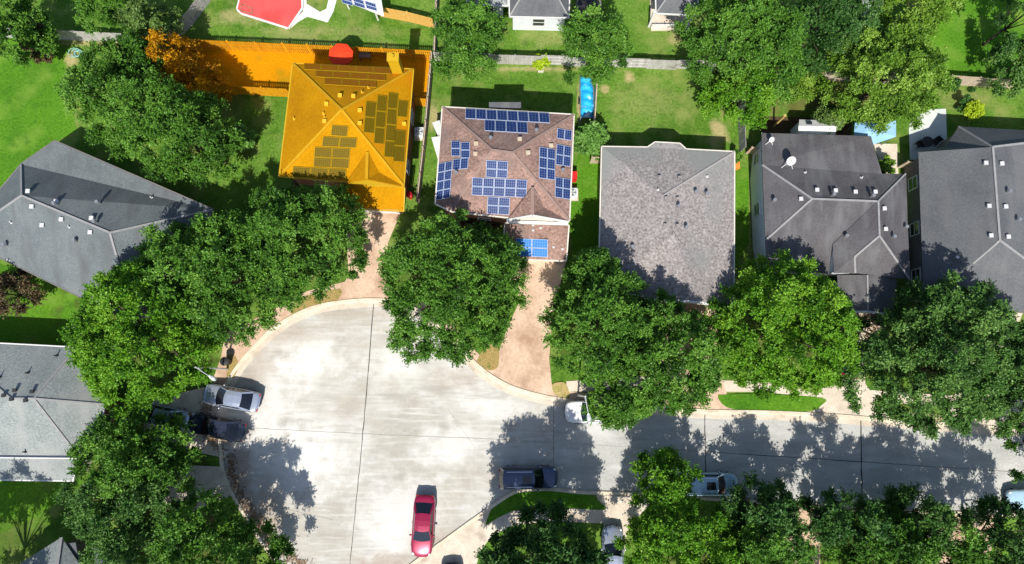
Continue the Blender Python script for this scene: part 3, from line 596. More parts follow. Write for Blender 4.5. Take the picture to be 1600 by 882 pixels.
# -- dark house with white wall
h = root('house', base(1310, 330), 'dark roofed house with a white side wall and a satellite dish', 'house', 'houses round the cul-de-sac')
r = Roof(h, dict(a=(1190, 208, 3.1), b=(1361, 213, 3.1), c=(1378, 272, 3.6), d=(1415, 272, 3.5), e=(1422, 436, 3.0), f=(1300, 428, 3.0), g=(1199, 422, 3.1), w1=(1191, 258, 4.0), w2=(1196, 376, 4.0), R1=(1269, 311, 5.2), R2=(1372, 315, 5.2)),
     [('a', 'b', 'c', 'R1', 'w1'), ('R1', 'c', 'd', 'R2'), ('w1', 'R1', 'w2'), ('w2', 'R1', 'R2', 'f', 'g'), ('R2', 'd', 'e', 'f')], ['a', 'b', 'c', 'd', 'e', 'f', 'g', 'w2', 'w1'],
     [('R1', 'R2'), ('R1', 'w1'), ('R1', 'w2'), ('R2', 'd')], M['shingle_black'], M['cap_pale'], M['siding_white'], ins=.34, capw=.15)
g = Roof(h, dict(K=(1372, 314, 5.25), K2=(1374, 369, 5.25), v=(1301, 382, 3.98), l=(1303, 427, 4.05), f1=(1336, 427, 4.1), q=(1335, 402, 4.5), e=(1421, 437, 3.06), dd=(1416, 275, 3.54)),
     [('K', 'v', 'l', 'f1', 'q', 'K2'), ('q', 'f1', 'e', 'K2'), ('K', 'K2', 'e', 'dd')], ['v', 'l', 'f1', 'e', 'dd', 'K'],
     [('K', 'K2'), ('K2', 'q'), ('K2', 'e'), ('q', 'f1')], M['shingle_black'], M['cap_pale'], M['siding_white'], windows=False, walls=False, capw=.15)
b = B(); q = g.pts
for a_, b_ in (('v', 'l'), ('l', 'f1'), ('f1', 'e')):
    p0, p1 = q[a_] + Vector((.12, .12, -.14)), q[b_] + Vector((0.02, .12, -.14)); b.add([p0, p1, (p1.x, p1.y, 2.7), (p0.x, p0.y, 2.7)], [(0, 1, 2, 3)])
b.build('upper_wall', M['siding_white'], h, h.location)
r3 = Roof(h, dict(a=(1308, 430, 2.95), k=(1355, 430, 4.0), b=(1401, 433, 2.95), c=(1400, 492, 2.7), kk=(1356, 486, 3.75), d=(1312, 487, 2.7)), [('a', 'k', 'kk', 'd'), ('k', 'b', 'c', 'kk')], ['a', 'b', 'c', 'd'], [('k', 'kk')],
      M['shingle_black'], M['cap_pale'], M['siding_white'], garage=('c', 'd'), capw=.12)
b = B(); q = r3.pts; b.beam(q['d'] + Vector((0, -.06, -.08)), q['kk'] + Vector((0, -.06, -.08)), .16, .2); b.beam(q['kk'] + Vector((0, -.06, -.08)), q['c'] + Vector((0, -.06, -.08)), .16, .2); b.build('bargeboard', M['trim_white'], r3.roof, h.location)
for x, y in ((1275, 298), (1304, 299), (1335, 301), (1366, 301), (1250, 312)): r.vent(x, y, None, .34)
for x, y in ((1380, 327), (1382, 359)): g.vent(x, y, None, .34)
for x, y in ((1299, 306), (1360, 308), (1207, 315)): r.vent(x, y, None, .6, 'flue')
for x, y in ((1258, 270), (1346, 278), ): r.vent(x, y, None, .3, 'pipe')
for x, y in ((1320, 370), (1413, 356), (1394, 371)): g.vent(x, y, None, .4, 'flue')
def dish(px, py, s, label):
    p, n = r.hit(px, py); b = B(); top = p + Vector((0, 0, .75 * s))
    for dx, dy in ((-.75, -.55), (.5, -.65), (.75, .1)): b.beam(p + Vector((dx * s, dy * s, .02 + n.y * -dy * s * .2)), top, .05, .05)
    b.tube([p, top + Vector((0, 0, .2))], [.04, .04])
    o = b.build('satellite_dish', M['vent_white'], r.roof, h.location)
    d = B(); ax = Vector((-.15, -.75, .62)).normalized(); a = ax.cross(Vector((1, 0, 0))).normalized(); c2 = ax.cross(a); rings = []
    ctr = top + Vector((0, 0, .2))
    for k in range(4):
        rr = .52 * s * k / 3
        for j in range(16): t = j * math.pi / 8; rings.append(ctr + (a * math.cos(t) + c2 * math.sin(t) * .85) * rr + ax * (rr * rr * .45))
    d.add(rings, [(k * 16 + j, k * 16 + (j + 1) % 16, (k + 1) * 16 + (j + 1) % 16, (k + 1) * 16 + j) for k in range(3) for j in range(16)])
    d.beam(ctr, ctr + ax * .45 * s + a * .2 * s, .04, .04)
    d.build('reflector', M['vent_white'], o, h.location, smooth=True)
dish(1230, 256, .85, ''); dish(1202, 222, .5, '')

# -- blue grey house at the right edge
h = root('house', base(1550, 330), 'blue grey roofed house at the right edge with square white vents', 'house', 'houses round the cul-de-sac')
r = Roof(h, dict(a=(1435, 238, 3), b=(1478, 229, 3), c=(1498, 198, 3), d=(1720, 210, 3), e=(1730, 500, 3), f=(1520, 480, 3), g=(1443, 470, 3), R1=(1551, 230, 5.7), R2=(1562, 376, 5.7), R3=(1680, 235, 5.7), m=(1520, 412, 4.2)),
     [('a', 'b', 'c', 'R1', 'R2', 'm', 'f', 'g'), ('c', 'd', 'R1'), ('R1', 'd', 'e', 'R2'), ('R2', 'e', 'f', 'm')], ['a', 'b', 'c', 'd', 'e', 'f', 'g'],
     [('R1', 'R2'), ('R1', 'c'), ('R1', 'd'), ('R2', 'm'), ('R2', 'e')], M['shingle_bluegrey'], M['cap_pale'], M['siding_dark'], ins=.36, capw=.17)
for x, y in ((1538, 256), (1563, 257), (1543, 323), (1569, 324), (1546, 369), (1573, 371)): r.vent(x, y, None, .36)
for x, y in ((1572, 301), (1437, 297), (1587, 345), (1490, 404)): r.vent(x, y, None, .5, 'flue')

# -- houses at the top edge
h = root('house', base(845, 0), 'grey hip roof with white rear wall at the top edge', 'house', 'houses along the top edge')
r = Roof(h, dict(a=(797, 25, 2.9), b=(888, 27, 2.9), c=(892, -90, 2.9), d=(795, -90, 2.9), A=(825, -22, 4.3), K=(862, -22, 4.3), K2=(850, -70, 4.5)), [('a', 'b', 'K', 'A'), ('b', 'c', 'K2', 'K'), ('c', 'd', 'K2'), ('d', 'a', 'A', 'K2'), ('A', 'K', 'K2')], ['a', 'b', 'c', 'd'],
     [('a', 'A'), ('b', 'K'), ('A', 'K')], M['shingle_bluegrey'], M['cap_pale'], M['siding_white'], ins=.25, gutter=M['trim_white'], capw=.14)
Roof(h, dict(a=(730, 6, 2.8), b=(793, 8, 2.8), c=(793, -90, 2.8), d=(730, -90, 2.8), K=(762, -30, 4)), [('a', 'b', 'K'), ('b', 'c', 'K'), ('c', 'd', 'K'), ('d', 'a', 'K')], ['a', 'b', 'c', 'd'], [], M['shingle_silver'], None, M['siding_white'], gutter=M['trim_white'])
h = root('covered_porch', base(1055, 10), 'small grey hip-roofed open porch on white posts at the top edge', 'porch')
r = Roof(h, dict(a=(1026, 20, 2.7), b=(1089, 23, 2.7), c=(1092, -60, 2.7), d=(1024, -60, 2.7), A=(1048, -12, 3.8), K=(1068, -12, 3.8)), [('a', 'b', 'K', 'A'), ('b', 'c', 'K'), ('c', 'd', 'A', 'K'), ('d', 'a', 'A')], ['a', 'b', 'c', 'd'], [('a', 'A'), ('b', 'K')],
     M['shingle_bluegrey'], M['cap_pale'], walls=False, gutter=M['trim_white'], capw=.12)
org = h.location
for k in ('a', 'b'):
    q = r.pts[k]; b = B(); b.box((q.x * .985, q.y + .12, 1.32), (.16, .16, 2.64)); b.build('post', M['trim_white'], h, org)
qa, qb = r.pts['a'], r.pts['b']; b = B(); b.box(((qa.x + qb.x) / 2, qa.y + 1.4, .06), (qb.x - qa.x, 3.4, .12)); b.build('floor_slab', M['pale'], h, org)
b = B(); b.box(((qa.x + qb.x) / 2, qa.y + .05, .35), (qb.x - qa.x - .1, .08, .45)); b.build('low_rail', M['trim_white'], h, org)
b = B(); b.box(((qa.x + qb.x) / 2, qa.y + 3.2, 1.3), (qb.x - qa.x, .12, 2.5)); b.build('back_wall', M['siding_cream'], h, org)
h = root('house', base(1365, -20), 'corner of a pale grey roof at the top edge among dark trees', 'house', 'houses along the top edge')
Roof(h, dict(a=(1350, 8, 2.9), b=(1379, 9, 2.9), c=(1385, -90, 2.9), d=(1340, -90, 2.9), A=(1364, -30, 4)), [('a', 'b', 'A'), ('b', 'c', 'A'), ('c', 'd', 'A'), ('d', 'a', 'A')], ['a', 'b', 'c', 'd'], [], M['shingle_silver'], None, M['siding_white'], gutter=M['trim_white'])
h = root('painted_court', base(424, 10), 'flat red painted court slab with white edging on the lawn at the top', 'court')
cp = [(374, 2), (371, 14), (377, 20), (450, 43), (471, 12), (468, -80), (385, -80)]
o = sheet('slab', cp, M['red_metal'], .25, .25); o.parent = h; o.matrix_parent_inverse = Matrix.Translation(-h.location)
w_ = [P(x, y, .25) for x, y in cp]; b = B()
for i in range(len(w_)): b.beam(w_[i] + Vector((0, 0, -.10)), w_[(i + 1) % len(w_)] + Vector((0, 0, -.10)), .28, .18)
b.build('edging', M['trim_white'], h, h.location)
b = B()
for (x0, y0), (x1, y1) in (((378, 7), (394, 13)), ((394, 13), (394, 22)), ((394, 22), (376, 17)), ((376, 17), (378, 7))): b.beam(P(x0, y0, .26), P(x1, y1, .26), .1, .04)
b.build('marking', M['brick_red'], h, h.location)
h = root('carport', base(560, 0), 'white flat carport roof with dark blue solar panels at the top edge', 'carport')
r = Roof(h, dict(a=(527, -3, 2.6), b=(600, 26, 2.6), c=(596, 2, 2.8), d=(585, -60, 3), e=(520, -60, 3)), [('a', 'b', 'c', 'd', 'e')], ['a', 'b', 'c', 'd', 'e'], [], M['trim_white'], None, walls=False)
for i, (x, y) in enumerate(((532, -7), (551, -3), (570, 2))): r.panels((560, 4), (x, y), (x + 17, y + 5), (x + 3, y + 12), 1, 2, *PB, sub=(5, 2))
for k in ('a', 'b', 'd', 'e'):
    q = r.pts[k] + (h.location - r.pts[k]) * .35; b = B(); b.box((q.x, q.y, 1.2), (.14, .14, 2.4)); b.build('post', M['trim_white'], h, h.location)

# ------------------------------------------------------------------ fences
def fence(line, m, label, hgt=1.8, gap=.012, pw=.14, pointed=False, flip=(), bay=2.4, grp='garden fences', cat='fence', zo=0):
    pts = [P(x, y, 0) for x, y in line]; t = root('fence', tuple(pts[0]), label, cat, grp); org = t.location
    posts = B(); 
    k = 0
    for a, b_ in zip(pts[:-1], pts[1:]):
        d = b_ - a; ln = d.length; d.normalize(); s = Vector((-d.y, d.x, 0)); n = max(1, round(ln / bay)); rz = math.atan2(d.y, d.x)
        for i in range(n):
            p0 = a + d * ln * i / n; p1 = a + d * ln * (i + 1) / n; side = -1 if k in flip else 1
            q = B(); m_ = int((p1 - p0).length / (pw + gap)); rng = random.Random(k * 7 + int(abs(a.x) * 10)); hh = hgt * rng.uniform(.985, 1.015)
            for j in range(m_):
                c = p0.lerp(p1, (j + .5) / m_) - s * .05 * side; w = (p1 - p0).length / m_ - gap; z1 = hh + rng.uniform(-.012, .012)
                lean = rng.uniform(-.006, .006)
                cc = [c + d * (-w / 2) , c + d * (w / 2)]
                if pointed:
                    for th in (0,):
                        f = [cc[0], cc[1], cc[1] + Vector((0, 0, z1 - .09)), c + Vector((0, 0, z1 + .03)), cc[0] + Vector((0, 0, z1 - .09))]
                        bk = [v - s * .02 for v in f]
                        q.add([v + Vector((0, 0, .03)) if i2 < 2 else v for i2, v in enumerate(f)] + [v + Vector((0, 0, .03)) if i2 < 2 else v for i2, v in enumerate(bk)],
                              [(0, 1, 2, 3, 4), (9, 8, 7, 6, 5), (0, 5, 6, 1), (1, 6, 7, 2), (2, 7, 8, 3), (3, 8, 9, 4), (4, 9, 5, 0)])
                else:
                    q.box(c + Vector((0, 0, z1 / 2 + .02)) + s * lean, (w, .02, z1 - .04), rz)
            q.build('fence_panel', m, t, org)
            r_ = B()
            for z in (.35, .95, 1.5): r_.box((p0 + p1) / 2 + Vector((0, 0, z * hgt / 1.8)) + s * .02 * side, ((p1 - p0).length - .1, .09, .10), rz)
            r_.build('rail', m, t, org)
            po = B(); po.box(p0 + Vector((0, 0, hgt / 2 - .02)) + s * .002, (.1, .1, hgt - .05), rz); po.build('post', m, t, org)
            k += 1
    return t
fence([(-60, 56), (60, 60), (206, 67)], M['fence_grey'], 'weathered grey wood fence along the top of the large lawn at the left')
fence([(262, 78), (300, 40), (345, -20)], M['fence_grey'], 'weathered grey wood fence running diagonally to the top edge beside the leafy trees')
fence([(240, 73), (450, 82), (677, 93)], M['fence_orange'], 'long orange picket fence with pointed tops behind the orange-roofed house', pointed=True, gap=.06, pw=.12)
fence([(240, 136), (340, 145), (457, 151)], M['fence_orange'], 'short orange picket fence running left from the orange-roofed house', pointed=True, gap=.03, pw=.13)
fence([(650, 165), (671, 166)], M['fence_orange'], 'tiny orange fence section between the orange-roofed house and the side fence', pointed=True, bay=1.2)
fence([(677, 95), (671, 165), (668, 200), (664, 240), (655, 320)], M['fence_tan'], 'tan side fence seen edge on between the orange-roofed and brown-roofed houses')
fence([(596, 26), (640, 34), (679, 44)], M['fence_amber'], 'new amber wood fence at the top beside the white carport')
fence([(681, 96), (765, 99), (885, 103), (965, 106), (1100, 110), (1190, 116)], M['fence_grey'], 'long grey wood fence behind the brown-roofed house, alternate bays showing their rails', flip=(1, 4, 7, 9, 12, 15))
fence([(1190, 116), (1300, 126), (1400, 133)], M['fence_tan'], 'tan wood fence half hidden behind the round yellow-green tree')
fence([(1470, 131), (1600, 140), (1760, 150)], M['fence_tan'], 'tan and rust wood fence at the right edge below the bright lawn', flip=())
fence([(932, 100), (929, 150), (926, 200), (922, 236)], M['fence_tan'], 'side fence seen edge on beside the long blue tarp')
fence([(903, 238), (915, 239)], M['fence_tan'], 'tiny tan fence piece joined to the brown-roofed house', bay=1.0)
fence([(922, 255), (938, 255)], M['fence_tan'], 'tiny tan fence piece joined to the pale grey house', bay=1.0)
fence([(1156, 118), (1154, 190), (1156, 240)], M['fence_grey'], 'grey side fence between the pale grey house and the white-walled house')
fence([(1165, 240), (1186, 242)], M['fence_tan'], 'small tan fence piece left of the white wall', bay=1.2)
fence([(1402, 262), (1430, 264)], M['fence_tan'], 'small tan fence piece between the two dark-roofed houses', bay=1.6)
fence([(686, -60), (684, 20), (681, 92)], M['fence_tan'], 'thin tan side fence at the top left of the round-crowned tree')

# ------------------------------------------------------------------ vehicles
def loft(st, flip=False):
    b = B(); n = None
    for s in st:
        if n is None: n = len(s)
        b.v += [Vector(v) for v in s]
    for i in range(len(st) - 1):
        for j in range(n - 1):
            f = (i * n + j, i * n + j + 1, (i + 1) * n + j + 1, (i + 1) * n + j); b.f.append(f); b.mi.append(0)
    b.f.append(tuple(range(n))); b.f.append(tuple((len(st) - 1) * n + j for j in range(n))[::-1]); b.mi += [0, 0]
    return b
def car(kind, paint, px, py, ang, label, name='car', grp='cars parked round the cul-de-sac', cat='car', Lc=4.8, z=0.03):
    loc = P(px, py, .8); t = root(name, (loc.x, loc.y, z), label, cat, grp, math.radians(ang)); k = Lc / 4.8
    if kind == 'sedan':
        st = [(-2.40, .66, .62, .80), (-2.30, .82, .35, .96), (-1.95, .89, .28, 1.02), (-1.2, .91, .25, 1.0), (0, .91, .25, .96), (.95, .91, .25, .97), (1.6, .90, .28, .90), (2.1, .86, .30, .80), (2.32, .74, .36, .70), (2.42, .55, .45, .58)]
        lower = [(-1.85, .98), (1.05, .95)]; upper = [(-1.05, 1.42), (.25, 1.44)]; wb, wt = .80, .60
    elif kind == 'suv':
        st = [(-2.40, .74, .60, .90), (-2.34, .86, .38, 1.05), (-2.0, .94, .32, 1.10), (-1.2, .95, .28, 1.10), (0, .95, .28, 1.08), (1.05, .95, .28, 1.10), (1.7, .93, .3, 1.04), (2.15, .88, .34, .96), (2.34, .76, .40, .84), (2.42, .58, .5, .7)]
        lower = [(-2.28, 1.08), (1.15, 1.08)]; upper = [(-2.0, 1.74), (.45, 1.72)]; wb, wt = .85, .68
    secs = []
    for x, w, zb, zt in st:
        s = []
        for yy, zz in ((-.88, zb), (-1, zb + .12), (-1.0, zb + (zt - zb) * .62), (-.95, zt - .06), (-.82, zt - .012), (-.45, zt + .012), (0, zt + .02), (.45, zt + .012), (.82, zt - .012), (.95, zt - .06), (1.0, zb + (zt - zb) * .62), (1, zb + .12), (.88, zb)):
            bow = .10 * (1 - (yy) ** 2) * (1 if x > 1.8 else (-1 if x < -2.1 else 0))
            s.append((x * k + bow, yy * w, zz))
        secs.append(s)
    body = loft(secs).build('body', paint, t, smooth=True)
    md = body.modifiers.new('sub', 'SUBSURF'); md.levels = 1; md.render_levels = 2
    (xr, zr), (xf, zf) = lower; (ur, uz), (uf, ufz) = upper
    ys = [-1, -.5, 0, .5, 1]
    bowf = [0, .12, .16, .12, 0]
    fb = [Vector((xf * k + bowf[i], ys[i] * (wb - .02), zf + .01)) for i in range(5)]; ft = [Vector((uf * k + bowf[i] * .6, ys[i] * wt, ufz - .02)) for i in range(5)]
    rb = [Vector((xr * k - bowf[i] * .8, ys[i] * (wb - .02), zr + .01)) for i in range(5)]; rt = [Vector((ur * k - bowf[i] * .5, ys[i] * wt, uz - .02)) for i in range(5)]
    b = B(); b.add(fb + ft, [(i, i + 1, i + 6, i + 5) for i in range(4)]); b.build('windshield', M['car_glass'], t, smooth=True)
    b = B(); b.add(rb + rt, [(i + 1, i, i + 5, i + 6) for i in range(4)]); b.build('rear_window', M['car_glass'], t, smooth=True)
    for sd in (0, 4):
        b = B(); f = [fb[sd], rb[sd], rt[sd], ft[sd]]; b.add(f, [(0, 1, 2, 3) if sd == 4 else (3, 2, 1, 0)]); b.build('side_window', M['car_glass'], t)
    # roof with pillars
    b = B(); rows = []
    for i, u in enumerate((0, .12, .4, .7, .9, 1)):
        x0 = [rt[j].lerp(ft[j], u) for j in range(5)]; hz = .05 * math.sin(math.pi * min(1, max(0, u))) + .02
        rows.append([v + Vector((0, 0, hz + (.03 if j in (1, 2, 3) else -.0))) for j, v in enumerate(x0)])
    for row in rows: b.v += row
    for i in range(5):
        for j in range(4): b.f.append((i * 5 + j + 1, i * 5 + j, (i + 1) * 5 + j, (i + 1) * 5 + j + 1)); b.mi.append(0)
    for sd in (0, 4):
        sg = -1 if sd == 0 else 1
        b.beam(fb[sd] + Vector((0, -sg * .0, 0)), ft[sd] + Vector((0, 0, .01)), .07, .05); b.beam(rb[sd], rt[sd] + Vector((0, 0, .01)), .14, .05)
        b.beam(rt[sd] + Vector((0, 0, .02)), ft[sd] + Vector((0, 0, .02)), .08, .05)
        mb, mt = fb[sd].lerp(rb[sd], .48), ft[sd].lerp(rt[sd], .45); b.beam(mb, mt, .06, .04)
    b.build('roof', paint, t, smooth=False)
    if kind == 'suv':
        for sg in (-1, 1):
            b = B(); b.beam((-1.75 * k, sg * .60, 1.83), (.3 * k, sg * .60, 1.82), .05, .06); b.build('roof_rail', M['chrome'], t)
        for x in ((-1.1, -.2) if paint == M['white_paint'] else ()):
            b = B(); b.beam((x * k, -.6, 1.86), (x * k, .6, 1.86), .05, .04); b.build('roof_bar', M['black_plastic'], t)
        b = B(); b.box((-.1, 0, 1.80), (.75, .62, .02)); b.build('sunroof', M['car_glass'], t)
    elif paint in (M['silver_paint'], M['black_paint']):
        b = B(); b.box((-.15 * k, 0, 1.475), (.5, .7, .05)); b.build('sunroof', paint if paint == M['silver_paint'] else M['car_glass'], t)
    W = .91 if kind == 'sedan' else .95
    for sx in (1.45, -1.42):
        for sg in (-1, 1):
            b = B(); b.tube([(sx * k, sg * (W - .20), .33), (sx * k, sg * (W + .01), .33)], [.33, .33], 20); w = b.build('tyre', M['tyre'], None); w.name = 'wheel'; w.parent = t
            b = B(); b.tube([(sx * k, sg * (W - .02), .33), (sx * k, sg * (W + .025), .33)], [.21, .20], 12); b.build('rim', M['rim'], w)
    for sg in (-1, 1):
        b = B(); b.tube([((xf - .35) * k, sg * (W - .05), zf + .04), ((xf - .33) * k, sg * (W + .13), zf + .08)], [.05, .09], 8); b.build('mirror', paint, t, smooth=True)
        zt = .70 if kind == 'sedan' else .86
        b = B(); b.tube([(2.12 * k, sg * .72, zt + .02), (2.30 * k, sg * .62, zt - .02)], [.085, .08], 8); b.build('headlight', M['lamp_clear'], t, smooth=True)
        b = B(); b.box((-2.40 * k, sg * .62, zt + .10), (.08, .26, .12)); b.build('taillight', M['lamp_red'], t)
    b = B(); b.box((2.49 * k, 0, .42), (.05, .9, .12)); b.build('grille', M['black_plastic'], t)
    return t
car('sedan', M['silver_paint'], 361, 622, 170, 'silver blue sedan parked just above the black sedan on the left')
car('sedan', M['black_paint'], 338, 668, 169, 'black sedan just below the silver sedan on the left side of the cul-de-sac')
car('sedan', M['silver_paint'], 250, 650, 168, 'pale grey car almost hidden under trees left of the black sedan')
car('sedan', M['red_paint'], 661, 822, -93, 'crimson red sedan standing alone on the open concrete near the bottom')
car('suv', M['navy_paint'], 825, 747, 0.5, 'dark navy suv parked by the bottom kerb in tree shade', cat='suv')
car('suv', M['white_paint'], 933, 644, 180, 'white suv at the top kerb with its middle hidden under tree foliage', Lc=5.2, cat='suv')
car('suv', M['blue_paint'], 1108, 757, 0, 'pale blue car at the bottom kerb poking out from between two trees', Lc=4.6)
car('sedan', M['blue_paint'], 1622, 783, 180, 'blue car cut off by the right edge of the photo')
car('suv', M['van_paint'], 706, 932, 93, 'dark grey vehicle in the driveway at the bottom edge, mostly out of frame', cat='car')
car('sedan', M['red_paint'], 1321, 548, 93, 'bright red car in the driveway, only its tail showing from under two trees')
car('sedan', M['silver_paint'], 958, 872, 90, 'silver car under a tree in the driveway at the bottom edge', z=.1)

# ------------------------------------------------------------------ yard things
def street_lamp(px, py, hx, hy, label, hgt=6.2, arm=(0, -1)):
    p = P(px, py, 0); t = root('street_lamp', (p.x, p.y, 0), label, 'street lamp', 'street lamps')
    b = B(); b.tube([(0, 0, 0), (0, 0, .5), (0, 0, hgt)], [.11, .08, .055], 10); b.build('pole', M['lamp_metal'], t)
    a = Vector((arm[0], arm[1], 0)).normalized() * 1.3
    b = B(); b.tube([(0, 0, hgt - .5), (a.x * .5, a.y * .5, hgt - .1), (a.x, a.y, hgt)], [.045, .04, .035], 8)
    b.tube([(0, 0, hgt - .05), (a.x * .9, a.y * .9, hgt + .04)], [.03, .03], 6); b.build('arm', M['lamp_metal'], t)
    b = B(); c = Vector((a.x, a.y, hgt)); d = a.normalized(); s = Vector((-d.y, d.x, 0)); st = []
    for u, w, hh in ((0, .06, .04), (.15, .15, .07), (.45, .17, .08), (.65, .05, .03)):
        st.append([c + d * u + s * w * y + Vector((0, 0, hh * z)) for y, z in ((-1, -.5), (-1, .3), (-.5, 1), (.5, 1), (1, .3), (1, -.5))])
    loft(st).build('lamp_head', M['lamp_metal'], t, smooth=True)
    return t
street_lamp(356, 577, 0, 0, 'street lamp leaning out of the left tree by the cul-de-sac kerb', arm=(.85, -.5))
street_lamp(903, 618, 0, 0, 'street lamp half buried in the tree above the white suv', arm=(.15, -1))
def bin_(px, py, m, label, r=.32, hgt=1.0, cat='bin', wheelie=False):
    p = P(px, py, hgt); t = root('bin', (p.x, p.y, .06), label, cat)
    b = B()
    if wheelie: b.box((0, 0, hgt / 2), (r * 2, r * 2.1, hgt))
    else: b.tube([(0, 0, 0), (0, 0, hgt)], [r * .8, r], 16)
    b.build('body', m, t)
    b = B()
    if wheelie: b.box((0, .02, hgt + .04), (r * 2.15, r * 2.3, .08)); b.box((0, r * 1.2, hgt), (r * 1.6, .06, .06))
    else: b.tube([(0, 0, hgt), (0, 0, hgt + .05), (0, 0, hgt + .1)], [r * 1.1, r * 1.08, r * .5], 16)
    b.build('lid', m, t); return t
bin_(351, 565, M['black_plastic'], 'round black bin on the pavement beside the left street lamp', .34, 1.0)
bin_(1378, 500, M['black_plastic'], 'round black bin below the garage of the white-walled house', .55, 1.0)
bin_(896, 275, M['red_plastic'], 'red lidded bin against the right wall of the brown-roofed house', .30, 1.0, wheelie=True)
bin_(640, 305, M['red_plastic'], 'small red bin in the shade right of the orange garage roof', .27, .8)
bin_(1149, 258, M['orange_plastic'], 'orange crate-like box at the top right corner of the pale grey house', .34, .5, wheelie=True, cat='box')
def ac(px, py, label):
    p = P(px, py, .85); t = root('ac_unit', (p.x, p.y, 0), label, 'air conditioner', 'air conditioners')
    b = B(); b.box((0, 0, .05), (1.1, 1.1, .1)); b.build('pad', M['pale'], t)
    b = B(); b.box((0, 0, .48), (.8, .8, .76))
    for i in range(6):
        for s1 in (-1, 1): b.box((0, s1 * .405, .2 + i * .1), (.74, .02, .04)); b.box((s1 * .405, 0, .2 + i * .1), (.02, .74, .04))
    b.build('casing', M['ac_white'], t)
    b = B(); b.tube([(0, 0, .86), (0, 0, .885)], [.33, .33], 20); b.build('fan_grille', M['black_plastic'], t)
    b = B()
    for i in range(4): a = i * math.pi / 2 + .4; b.add([(0, 0, .89), (.3 * math.cos(a), .3 * math.sin(a), .893), (.3 * math.cos(a + .7), .3 * math.sin(a + .7), .90)], [(0, 1, 2)])
    for rr in (.14, .24, .32):
        for j in range(16): a0 = j * math.pi / 8; a1 = a0 + math.pi / 8; b.beam((rr * math.cos(a0), rr * math.sin(a0), .905), (rr * math.cos(a1), rr * math.sin(a1), .905), .02, .012)
    b.build('fan', M['ac_white'], t)
ac(655, 206, 'white air conditioner in the narrow grass strip right of the orange-roofed house')
ac(895, 301, 'white air conditioner with round dark fan by the right wall of the brown-roofed house')
# patio umbrella
p = P(532, 85, 3.1); t = root('patio_umbrella', (p.x, p.y, .05), 'big round bright red umbrella in the yard behind the orange-roofed house', 'umbrella')
b = B(); b.tube([(0, 0, 0), (0, 0, 3.2)], [.025, .025], 8); b.tube([(0, 0, 0), (0, 0, .1)], [.3, .26], 16); b.build('pole', M['metal_grey'], t)
R_ = 1.12; b = B(); vs = [(0, 0, 3.2)] + [(R_ * .55 * math.cos(a * math.pi / 4 + .3), R_ * .55 * math.sin(a * math.pi / 4 + .3), 3.1) for a in range(8)] + [(R_ * math.cos(a * math.pi / 4 + .3), R_ * math.sin(a * math.pi / 4 + .3), 2.94) for a in range(8)] + [(R_ * math.cos(a * math.pi / 4 + .3), R_ * math.sin(a * math.pi / 4 + .3), 2.80) for a in range(8)]
b.add(vs, [(0, 1 + i, 1 + (i + 1) % 8) for i in range(8)] + [(1 + i, 9 + i, 9 + (i + 1) % 8, 1 + (i + 1) % 8) for i in range(8)] + [(9 + i, 17 + i, 17 + (i + 1) % 8, 9 + (i + 1) % 8) for i in range(8)])
b.build('canopy', M['umbrella_red'], t)
for i in range(8):
    a = i * math.pi / 4 + .3; b = B(); b.beam((0, 0, 3.15), (R_ * .98 * math.cos(a), R_ * .98 * math.sin(a), 2.91), .02, .02); b.build('rib', M['metal_grey'], t)
p = P(570, 84, .75); t = root('garden_table', (p.x, p.y, .05), 'dark square garden table right of the red umbrella', 'table')
b = B(); b.box((0, 0, .72), (1.05, .8, .05)); b.build('tabletop', M['siding_dark'], t)
for x in (-.45, .45):
    for y in (-.33, .33): b = B(); b.box((x, y, .35), (.06, .06, .7)); b.build('leg', M['siding_dark'], t)
# white-roofed lean-to by the brown house
t = root('lean_to', base(684, 220), 'narrow white metal lean-to roof squeezed against the left wall of the brown-roofed house', 'lean-to')
Roof(t, dict(a=(675, 192, 2.2), b=(687, 188, 2.2), c=(689, 208, 2.3), d=(684, 212, 2.3)), [('a', 'b', 'c', 'd')], ['a', 'b', 'c', 'd'], [], M['trim_white'], None, M['siding_white'], ins=.06, windows=False, th=.06)
Roof(t, dict(a=(674, 215, 1.9), b=(688, 213, 2.2), c=(694, 235, 2.2), d=(685, 252, 1.9)), [('a', 'b', 'c', 'd')], ['a', 'b', 'c', 'd'], [], M['trim_white'], None, M['siding_white'], ins=.06, windows=False, th=.06)
# long blue tarp on a rack
p0, p1 = P(917, 118, .7), P(918, 183, .7); cx = (p0.x + p1.x) / 2; cy = (p0.y + p1.y) / 2; ln = p0.y - p1.y
t = root('covered_trailer', (cx, cy, 0), 'long narrow low trailer under a bright blue and white tarp beside the side fence', 'trailer')
rng = random.Random(4); nx, ny = 8, 28; b = B()
for j in range(ny + 1):
    for i in range(nx + 1):
        u = i / nx * 2 - 1; v = j / ny * 2 - 1
        b.v.append(Vector((u * .56 + rng.uniform(-.02, .02), v * ln / 2, .45 + .28 * (1 - u ** 4) * (1 - v ** 10) + .06 * math.sin(v * 17 + u) + rng.uniform(-.03, .03))))
for j in range(ny):
    for i in range(nx): k = j * (nx + 1) + i; b.f.append((k, k + 1, k + nx + 2, k + nx + 1)); b.mi.append(0)
b.build('tarp', M['blue_tarp'], t, smooth=True)
for sg in (-1, 1): b = B(); b.beam((sg * .62, -ln / 2 - .3, .45), (sg * .62, ln / 2 + .2, .45), .07, .08); b.build('side_rail', M['metal_grey'], t)
for y in (-ln * .3, -.1, ln * .3): b = B(); b.beam((-.62, y, .44), (.62, y, .44), .06, .06); b.build('cross_bar', M['metal_grey'], t)
